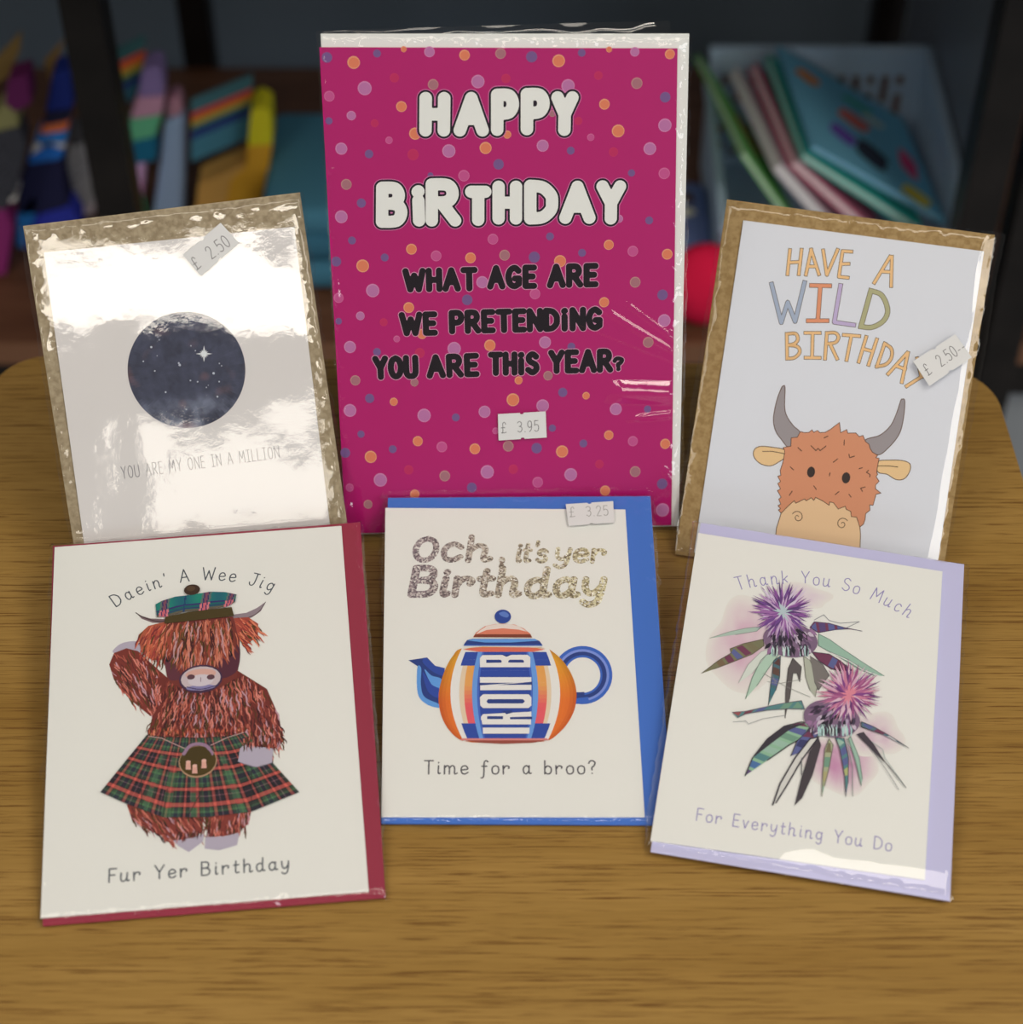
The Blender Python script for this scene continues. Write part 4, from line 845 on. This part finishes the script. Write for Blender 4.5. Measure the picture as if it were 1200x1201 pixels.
a.poly([(20, 334), (125, 318), (170, 365), (225, 378), (205, 500), (190, 600), (120, 570), (75, 520), (70, 420), (78, 372)], NV, False); a.up(); a.poly([(70, 375), (92, 380), (90, 470), (110, 540), (190, 580), (190, 602), (120, 580), (72, 520)], LB, True); a.poly([(110, 385), (150, 420), (205, 440), (200, 498), (150, 470)], LB, True); a.poly([(100, 400), (150, 470), (200, 498), (190, 545), (130, 510)], DB, True); a.up()
a.poly([(120, 320), (168, 365), (220, 380), (215, 420), (160, 400), (100, 345)], DB, True); a.up()
# body
body = [(330, 265), (560, 258), (775, 264), (830, 285), (895, 345), (945, 430), (966, 520), (955, 610), (915, 690), (860, 750), (800, 788), (680, 800), (550, 804), (420, 800), (320, 786), (255, 735), (210, 660), (190, 570), (195, 490), (225, 390), (270, 310)]
q = catmull(a.loc(body), True, 6); ys = [p[1] for p in q]; ymn, ymx = min(ys), max(ys); N = 60; z = a.zz()
def span(y):
    xs = []
    for i in range(len(q)):
        (x0, y0), (x1, y1) = q[i], q[(i+1) % len(q)]
        if (y0 > y) != (y1 > y): xs.append(x0+(x1-x0)*(y-y0)/(y1-y0))
    return (min(xs), max(xs)) if len(xs) > 1 else None
for i in range(N):
    y0, y1 = ymn+(ymx-ymn)*(i+0.001)/N, ymn+(ymx-ymn)*(i+0.999)/N; A_, B_ = span(y0), span(y1); t = i/N
    if not A_ or not B_: continue
    M_ = 40
    for j in range(M_):
        s0, s1 = j/M_, (j+1)/M_; f_ = abs((s0+s1)-1); sh = max(0, f_-0.86)*3.0
        base = (222-70*sh, (112+90*max(0, t-0.42)*1.1 if t < 0.9 else 150)-60*sh, 44-20*sh)
        a.m.add([((A_[0]+(A_[1]-A_[0])*s0)/1000, y0/1000, z), ((A_[0]+(A_[1]-A_[0])*s1)/1000, y0/1000, z), ((B_[0]+(B_[1]-B_[0])*s1)/1000, y1/1000, z), ((B_[0]+(B_[1]-B_[0])*s0)/1000, y1/1000, z)], [(0, 1, 2, 3)], alb(base))
a.up()
def bandx(A_, y): return 568+A_*(1-0.20*((y-520)/250)**2)+(6 if A_ < 0 else -6)
def vband(A0, A1, y0, y1, col):
    n = 14; ys_ = [y0+(y1-y0)*i/n for i in range(n+1)]
    for i in range(n):
        cc = col if not callable(col) else col((i+.5)/n)
        a.poly([(bandx(A0, ys_[i]), ys_[i]), (bandx(A1, ys_[i]), ys_[i]), (bandx(A1, ys_[i+1]), ys_[i+1]), (bandx(A0, ys_[i+1]), ys_[i+1])], cc)
WH = (226, 220, 206)
vband(-318, 312, 268, 790, WH); a.up()
grad = lambda t: (224, 156-66*min(1, max(0, (t-0.35)/0.35)), 78+20*t)
vband(-250, -186, 365, 690, grad); vband(182, 248, 365, 690, grad); a.up(); vband(-268, -240, 365, 690, (222, 196, 160)); vband(238, 262, 365, 690, (222, 196, 160)); a.up()
vband(-282, 282, 288, 365, DB); vband(-282, 282, 690, 775, DB); a.up(); vband(-186, 182, 288, 775, DB); a.up()
vband(-196, -168, 288, 775, (104, 150, 206)); vband(158, 188, 288, 775, (104, 150, 206)); a.up(); vband(-168, -155, 288, 775, (70, 100, 178)); vband(146, 158, 288, 775, (70, 100, 178)); a.up()
a.poly([(325, 275), (400, 263), (700, 263), (790, 275), (720, 288), (420, 288)], (216, 108, 84)); a.poly([(318, 775), (800, 775), (810, 786), (310, 786)], (214, 130, 120)); a.up(); a.poly([(330, 786), (800, 786), (720, 800), (550, 806), (430, 800)], (150, 74, 60)); a.up()
a.poly([(330, 250), (350, 222), (380, 215), (730, 215), (758, 228), (775, 252)], NV); a.up(); a.poly([(350, 224), (385, 216), (730, 216), (750, 226), (600, 236), (450, 236)], LB); a.poly([(335, 248), (772, 248), (775, 254), (330, 254)], MBL); a.up()
a.poly([(384, 206), (400, 180), (450, 145), (510, 132), (560, 130), (620, 136), (670, 158), (705, 186), (717, 208)], (214, 122, 92)); a.up()
a.poly([(420, 170), (460, 144), (520, 132), (590, 132), (640, 144), (690, 176), (640, 164), (550, 156), (460, 166), (400, 190)], (226, 208, 190)); a.poly([(386, 206), (396, 190), (706, 190), (716, 208)], (124, 62, 44)); a.up()
a.disc((551, 90), 9.6, (46, 70, 140), 8.0, 24); a.up(); a.poly([(530, 72), (560, 62), (585, 80), (575, 96), (545, 88)], (92, 120, 180), True); a.up()
# IRON B, reading upwards in square-shouldered block letters
def block(polys, col=(228, 224, 214)):
    for p in polys: a.poly(p, col)
a.k += 1
block([[(438, 716), (702, 716), (700, 750), (440, 750)]])
block([[(428, 655), (440, 640), (706, 626), (712, 626), (712, 655)], [(428, 655), (463, 655), (463, 698), (436, 698)], [(430, 668), (710, 665), (710, 698), (436, 698)], [(556, 640), (592, 636), (592, 670), (556, 670)], [(570, 640), (712, 625), (712, 658), (575, 658)], [(428, 662), (446, 640), (540, 640), (556, 655), (556, 672), (428, 672)]])
block([[(422, 545), (440, 528), (696, 528), (712, 545), (712, 592), (696, 606), (440, 606), (424, 592)]])
block([[(422, 432), (712, 432), (712, 504), (424, 506)]])
block([[(422, 325), (436, 308), (690, 306), (706, 320), (706, 376), (422, 376)]])
a.up()
block([[(463, 652), (552, 652), (552, 668), (463, 668)], [(592, 657), (716, 654), (716, 669), (592, 669)], [(546, 622), (572, 641), (604, 632), (604, 618)], [(418, 464), (622, 464), (418, 479)], [(716, 475), (520, 476), (716, 458)]], NV)
block([[(460, 566), (468, 556), (664, 556), (674, 566), (674, 570), (664, 580), (468, 580), (460, 572)]], NV)
block([[(458, 334), (538, 334), (544, 340), (544, 350), (458, 352)], [(582, 340), (590, 334), (662, 334), (670, 340), (670, 350), (582, 350)], [(546, 306), (572, 318), (600, 306)]], NV)
a.build('printed_teapot', parent=card)
a = Art(c); a.cv = zoom(420, 570, 2.86)
text(a, 'Time for a broo?', (222, 966), (796, 966), 15.5, [(0.30, (78, 74, 76), 0)], gap=0.32, space=0.7)
a.build('printed_lettering', parent=card)
a = Art(c, 2.26); a.cv = zoom(460, 610, 4.444); GP = (200, 190, 160)
for s_, p0, p1, h, r_ in (('O', (112, 210), (218, 210), 25.5, 1.4), ('c', (262, 208), (352, 208), 30, 1.4), ('h', (396, 210), (505, 208), 27.5, 1.4), ("it", (648, 217), (715, 217), 22, 1.0), ("'", (742, 210), (750, 210), 21.5, 0.9), ('s', (755, 217), (800, 217), 22, 1.0), ('yer', (853, 213), (1102, 220), 23, 1.0),
                          ('B', (100, 388), (215, 388), 31, 1.75), ('irth', (250, 391), (655, 391), 31.5, 1.55), ('day', (700, 396), (1096, 396), 31.5, 1.6)):
    text(a, s_, p0, p1, h, [(r_, GP, 0)], slant=0.14, gap=0.2)
text(a, ',', (562, 222), (580, 222), 34, [(1.0, GP, 0)]); a.disc((572, 208), 3.8, GP)
a.build('glitter_lettering', GLIT, card)
bag = keep(c.Ls([(445.5, 582), (767, 580.5), (796, 970), (442.5, 970)], 0.5), 0.05)
sleeve(c, bag, 3.15, 41.2, 0.12, 1.0, ew=4.6)
zM = zoom(360, 280, 2.553); p0, p1 = zl(zM, [(788, 840), (902, 835)])
price_label(c, zl(zM, [(775, 795), (917, 786), (921, 850), (784, 860)]), '£ 3.25', 3.75, p0, p1, 11.5, (150, 146, 138), (222, 218, 204))
# ---- thistle card
c = Card(53.24591, 444.30048, -0.1773, 1.41026, 'ivory Thank You So Much card with two purple thistles, lilac envelope, front right', GC, 2.0)
slab(c, keep(c.Ls([(822, 613), (1131, 662), (1114.5, 1057), (763, 999)], 1.0), 1.0), 0.3, 1.2, 'envelope', mat('lilac_envelope', (190, 184, 212), 0.6), c.root)
card = slab(c, c.Ls([(819, 624.8), (1105.7, 670), (1085, 1031.7), (762.8, 985.7)], 2.2), 1.4, 2.2, 'card', CREAM, c.root)
a = Art(c); a.cv = zoom(800, 650, 4.0)
PAPERC = (222, 214, 198)
def wash(x, y, rx, ry, col, st, seed):
    """soft watercolour bloom printed into the paper"""
    sx, sy = c.scale(a.cv((x, y))); A_, B_ = c.L(a.cv((x, y))); z = a.zz(); n, m = 26, 48
    def pt(i, j):
        t = 2*math.pi*j/m; w = 1+0.28*noise.noise(Vector((math.cos(t)*1.3, math.sin(t)*1.3, seed))); r_ = i/n*w
        return ((A_+r_*rx/4*sx*math.cos(t))/1000, (B_+r_*ry/4*sy*math.sin(t))/1000, z)
    for i in range(n):
        for j in range(m):
            f_ = (1-(i+.5)/n); f_ = st*min(1, f_*1.5)*(0.8+0.4*noise.noise(Vector((i/7*math.cos(j*0.13), i/7*math.sin(j*.13), seed+5))))
            a.m.add([pt(i, j), pt(i+1, j), pt(i+1, j+1), pt(i, j+1)], [(0, 1, 2, 3)], alb(tuple(p*(1-f_)+q_*f_ for p, q_ in zip(PAPERC, col))))
    a.up()
wash(300, 420, 170, 230, (200, 150, 168), 0.75, 1); wash(560, 200, 140, 60, (206, 176, 190), 0.6, 2); wash(740, 970, 190, 140, (190, 130, 158), 0.95, 3); wash(900, 850, 130, 110, (196, 150, 170), 0.6, 4)
DK = (58, 52, 58); LGR = (150, 178, 154); MG = (112, 146, 120); TR, TB, TG, TT = (112, 58, 80), (92, 96, 138), (120, 116, 84), (86, 128, 124)
def leaf(pts, col, edge=DK, w=0.16, plaid=None, dark=True):
    a.poly(pts, col); a.up()
    if plaid:
        P = a.loc(pts); n = len(plaid)
        for k_, cc in enumerate(plaid):
            t0, t1 = k_/n, (k_+0.8)/n; h = len(pts)//2
            up_, lo_ = P[:h+1], [P[0]]+P[:h-1:-1]
            q = [along(up_, t0), along(up_, t1), along(lo_, t1), along(lo_, t0)]; q = [(x*.86+m[0]*.14, y*.86+m[1]*.14) for (x, y), m in zip(q, [((q[0][0]+q[3][0])/2, (q[0][1]+q[3][1])/2)]*4)]
            a.raw(q, alb(cc))
        a.up()
    if dark: q = a.loc(pts); a.line(q, w, edge)
leaf([(130, 395), (220, 365), (300, 348), (375, 340), (350, 362), (250, 378)], (168, 184, 164), (120, 130, 116), 0.12)
leaf([(92, 560), (170, 500), (230, 465), (225, 445), (290, 420), (380, 400), (385, 430), (330, 470), (230, 510), (150, 540)], TG, (84, 74, 60), 0.14, [TG, TG, (118, 96, 70), TR, TB, TR, (120, 110, 80), TG])
leaf([(845, 362), (760, 345), (690, 325), (620, 318), (600, 345), (640, 370), (720, 355), (780, 352)], TR, (70, 60, 90), 0.14, [TR, TR, TB, TB, (88, 70, 110), TB])
a.stroke([(620, 310), (665, 285), (690, 312), (740, 325), (832, 318), (760, 352)], 0.14, (130, 130, 130))
leaf([(948, 572), (850, 510), (760, 450), (690, 400), (640, 375), (640, 430), (730, 480), (830, 540), (900, 570)], LGR, (104, 124, 110), 0.14)
leaf([(800, 548), (740, 500), (690, 470), (610, 460), (640, 500), (700, 540), (760, 552)], TR, (66, 50, 66), 0.16, [(96, 50, 70), TR, TB, TR, TR]); a.stroke([(700, 465), (790, 505), (850, 545), (930, 575)], 0.2, (226, 222, 212)); a.stroke([(690, 458), (780, 496), (860, 548)], 0.10, (110, 110, 110))
leaf([(298, 680), (330, 580), (370, 500), (420, 450), (455, 470), (410, 530), (350, 620)], (172, 194, 168), (110, 130, 110), 0.16); leaf([(265, 605), (310, 520), (370, 460), (420, 440), (400, 470), (330, 560)], (206, 208, 190), (150, 150, 140), 0.10)
leaf([(405, 710), (415, 620), (430, 500), (462, 480), (458, 580), (440, 640)], (74, 104, 108), DK, 0.12, [TT, (60, 110, 116), TB, (96, 70, 60), (90, 60, 56)])
leaf([(484, 770), (486, 650), (498, 540), (520, 490), (560, 530), (552, 600), (540, 560), (520, 560), (505, 680)], (92, 84, 80), (72, 66, 62), 0.14); leaf([(625, 670), (640, 590), (600, 500), (570, 480), (580, 580), (600, 640)], (172, 172, 150), (110, 106, 92), 0.12); leaf([(600, 480), (660, 520), (690, 570), (640, 640), (620, 600)], (120, 112, 104), (80, 76, 74), 0.12)
for q in ([(380, 560), (480, 620), (600, 672)], [(400, 600), (450, 610), (560, 590)], [(420, 560), (440, 610)]): a.stroke(q, 0.10, (140, 140, 128))
def thistle(cx, cy, rad, bulb, pal, core, seed):
    rr = random.Random(seed); bx, by, bw, bh = bulb
    a.disc((bx, by), bw/4, (122, 96, 116), bh/4, 30); a.up()
    for k_ in range(80):
        t = rr.uniform(0, 1); x = bx+bw*math.cos(math.pi*t)*0.9*rr.uniform(.5, 1); y = by+bh*rr.uniform(-0.6, 0.75); an = math.atan2(y-cy, x-cx)+rr.gauss(0, .2); ln = rr.uniform(24, 52)
        a.taper(a.loc([(x-math.cos(an)*ln/2, y-math.sin(an)*ln/2), (x, y), (x+math.cos(an)*ln/2, y+math.sin(an)*ln/2)]), rr.uniform(0.5, 1.0), rr.choice([(44, 36, 46), (58, 44, 60), (40, 34, 44), (150, 110, 140), (172, 150, 168), (70, 60, 74), (196, 178, 184), (92, 70, 92)]))
    a.up()
    for k_ in range(30):
        x = bx+rr.uniform(-.7, .7)*bw; a.taper(a.loc([(x, by+bh*0.95), (x+rr.uniform(-5, 5), by+bh*0.6), (x+rr.uniform(-12, 12), by+bh*0.3)]), 0.35, rr.choice([(170, 200, 188), (196, 210, 196), (60, 52, 60)]))
    a.up()
    for lay, (l0, l1, n) in enumerate(((0.70, 1.12, 84), (0.5, 1.0, 80), (0.35, 0.75, 50))):
        for k_ in range(n):
            an = 2*math.pi*(k_+rr.random())/n; ln = rad*rr.uniform(l0, l1)*(1 if math.sin(an) < 0.3 else 0.86); w = rr.uniform(-.08, .08)
            a.taper(a.loc([(cx, cy), (cx+ln*.5*math.cos(an), cy+ln*.5*math.sin(an)), (cx+ln*math.cos(an+w), cy+ln*math.sin(an+w))]), rr.uniform(0.35, 0.85), rr.choice(pal))
        a.up()
    for k_ in range(16):
        an = rr.uniform(0, 6.28); ln = rad*rr.uniform(.15, .4); a.taper(a.loc([(cx, cy), (cx+ln*.5*math.cos(an), cy+ln*.5*math.sin(an)), (cx+ln*math.cos(an), cy+ln*math.sin(an))]), 0.45, core)
    a.up()
thistle(470, 275, 150, (508, 405, 128, 80), [(104, 60, 116), (132, 78, 136), (156, 104, 154), (190, 158, 182), (112, 70, 130), (208, 190, 200), (88, 60, 104)], (178, 190, 186), 4)
# lower flower's leaves
leaf([(236, 745), (300, 740), (380, 722), (460, 705), (560, 690), (575, 730), (500, 728), (400, 735), (300, 752), (260, 770)], TT, (90, 80, 90), 0.14, [(150, 80, 80), (120, 60, 70), TB, TT, MG, MG]); a.stroke([(240, 790), (300, 785), (310, 800), (380, 775), (480, 760)], 0.10, (130, 130, 130))
leaf([(296, 1042), (330, 960), (400, 870), (480, 810), (560, 790), (600, 800), (590, 850), (500, 900), (400, 970)], (140, 176, 140), DK, 0.24, [(96, 76, 110), (76, 108, 150), TT, LGR, LGR, MG, TB, TR]); a.poly([(330, 960), (400, 870), (480, 810), (580, 795), (500, 830), (420, 890)], DK); a.up()
leaf([(510, 950), (540, 880), (600, 820), (640, 850), (560, 930)], TB, DK, 0.16, [TB, (60, 60, 96), TR])
leaf([(425, 1180), (460, 1080), (530, 960), (600, 870), (640, 862), (560, 970), (490, 1090), (440, 1170)], (206, 200, 186), DK, 0.30); leaf([(530, 1180), (560, 1060), (600, 930), (640, 870), (650, 900), (610, 1040), (560, 1150)], (70, 62, 64), DK, 0.14); a.stroke([(560, 960), (560, 1040)], 0.2, (110, 106, 104))
leaf([(655, 1140), (660, 1040), (670, 920), (690, 870), (708, 900), (690, 1000), (668, 1090)], (164, 166, 128), (112, 108, 90), 0.16, [LGR, (170, 160, 110), MG, (120, 110, 80)])
leaf([(768, 1140), (762, 1040), (740, 920), (720, 865), (760, 870), (780, 960), (778, 1080)], TT, DK, 0.12, [(110, 110, 130), TT, (170, 170, 110), TB, TB, LGR]); leaf([(840, 1090), (815, 980), (780, 870), (790, 860), (830, 960), (845, 1060)], LGR, (96, 120, 104), 0.14); a.stroke([(800, 1140), (798, 1000), (770, 870)], 0.14, (120, 130, 120))
leaf([(1050, 1100), (970, 1000), (900, 930), (820, 850), (850, 840), (900, 900), (950, 980)], (70, 60, 66), DK, 0.14); a.stroke([(1015, 1108), (960, 1020), (880, 910)], 0.12, (110, 110, 110)); a.stroke([(1048, 1098), (950, 960), (940, 920), (890, 885)], 0.14, (150, 160, 150)); leaf([(1062, 914), (980, 860), (900, 815), (840, 790), (840, 815), (940, 850)], (88, 110, 116), DK, 0.14, [(120, 130, 130), (190, 186, 180), TR, TB])
thistle(782, 665, 158, (702, 775, 132, 88), [(150, 76, 118), (172, 98, 132), (196, 122, 142), (128, 66, 124), (206, 160, 172), (214, 180, 186), (104, 56, 104)], (214, 130, 140), 9)
a.build('printed_thistles', parent=card)
a = Art(c); a.cv = zoom(800, 650, 4.0); VI = (146, 136, 172)
text(a, 'Thank You So Much', (262, 168), (1062, 300), 15.0, [(0.22, VI, 0)], bend=21, gap=0.34, space=0.7)
a.cv = zoom(740, 600, 2.502); text(a, 'For Everything You Do', (192, 906), (764, 997), 14.5, [(0.22, VI, 0)], gap=0.34, space=0.7)
a.build('printed_lettering', parent=card)
bag = keep(c.Ls([(812, 611), (1137.5, 662.5), (1118, 1058.5), (752, 998)], 0.5), 0.05)
def sag(x, y, s, t):
    w_ = max(0, min(1, (s-0.36)/0.12)); return -0.235*max(0, 13.5+2.5*noise.noise(Vector((x/14, 2, 5)))-y)*w_
sleeve(c, bag, 3.6, 51.4, 0.10, 0.7, sag)
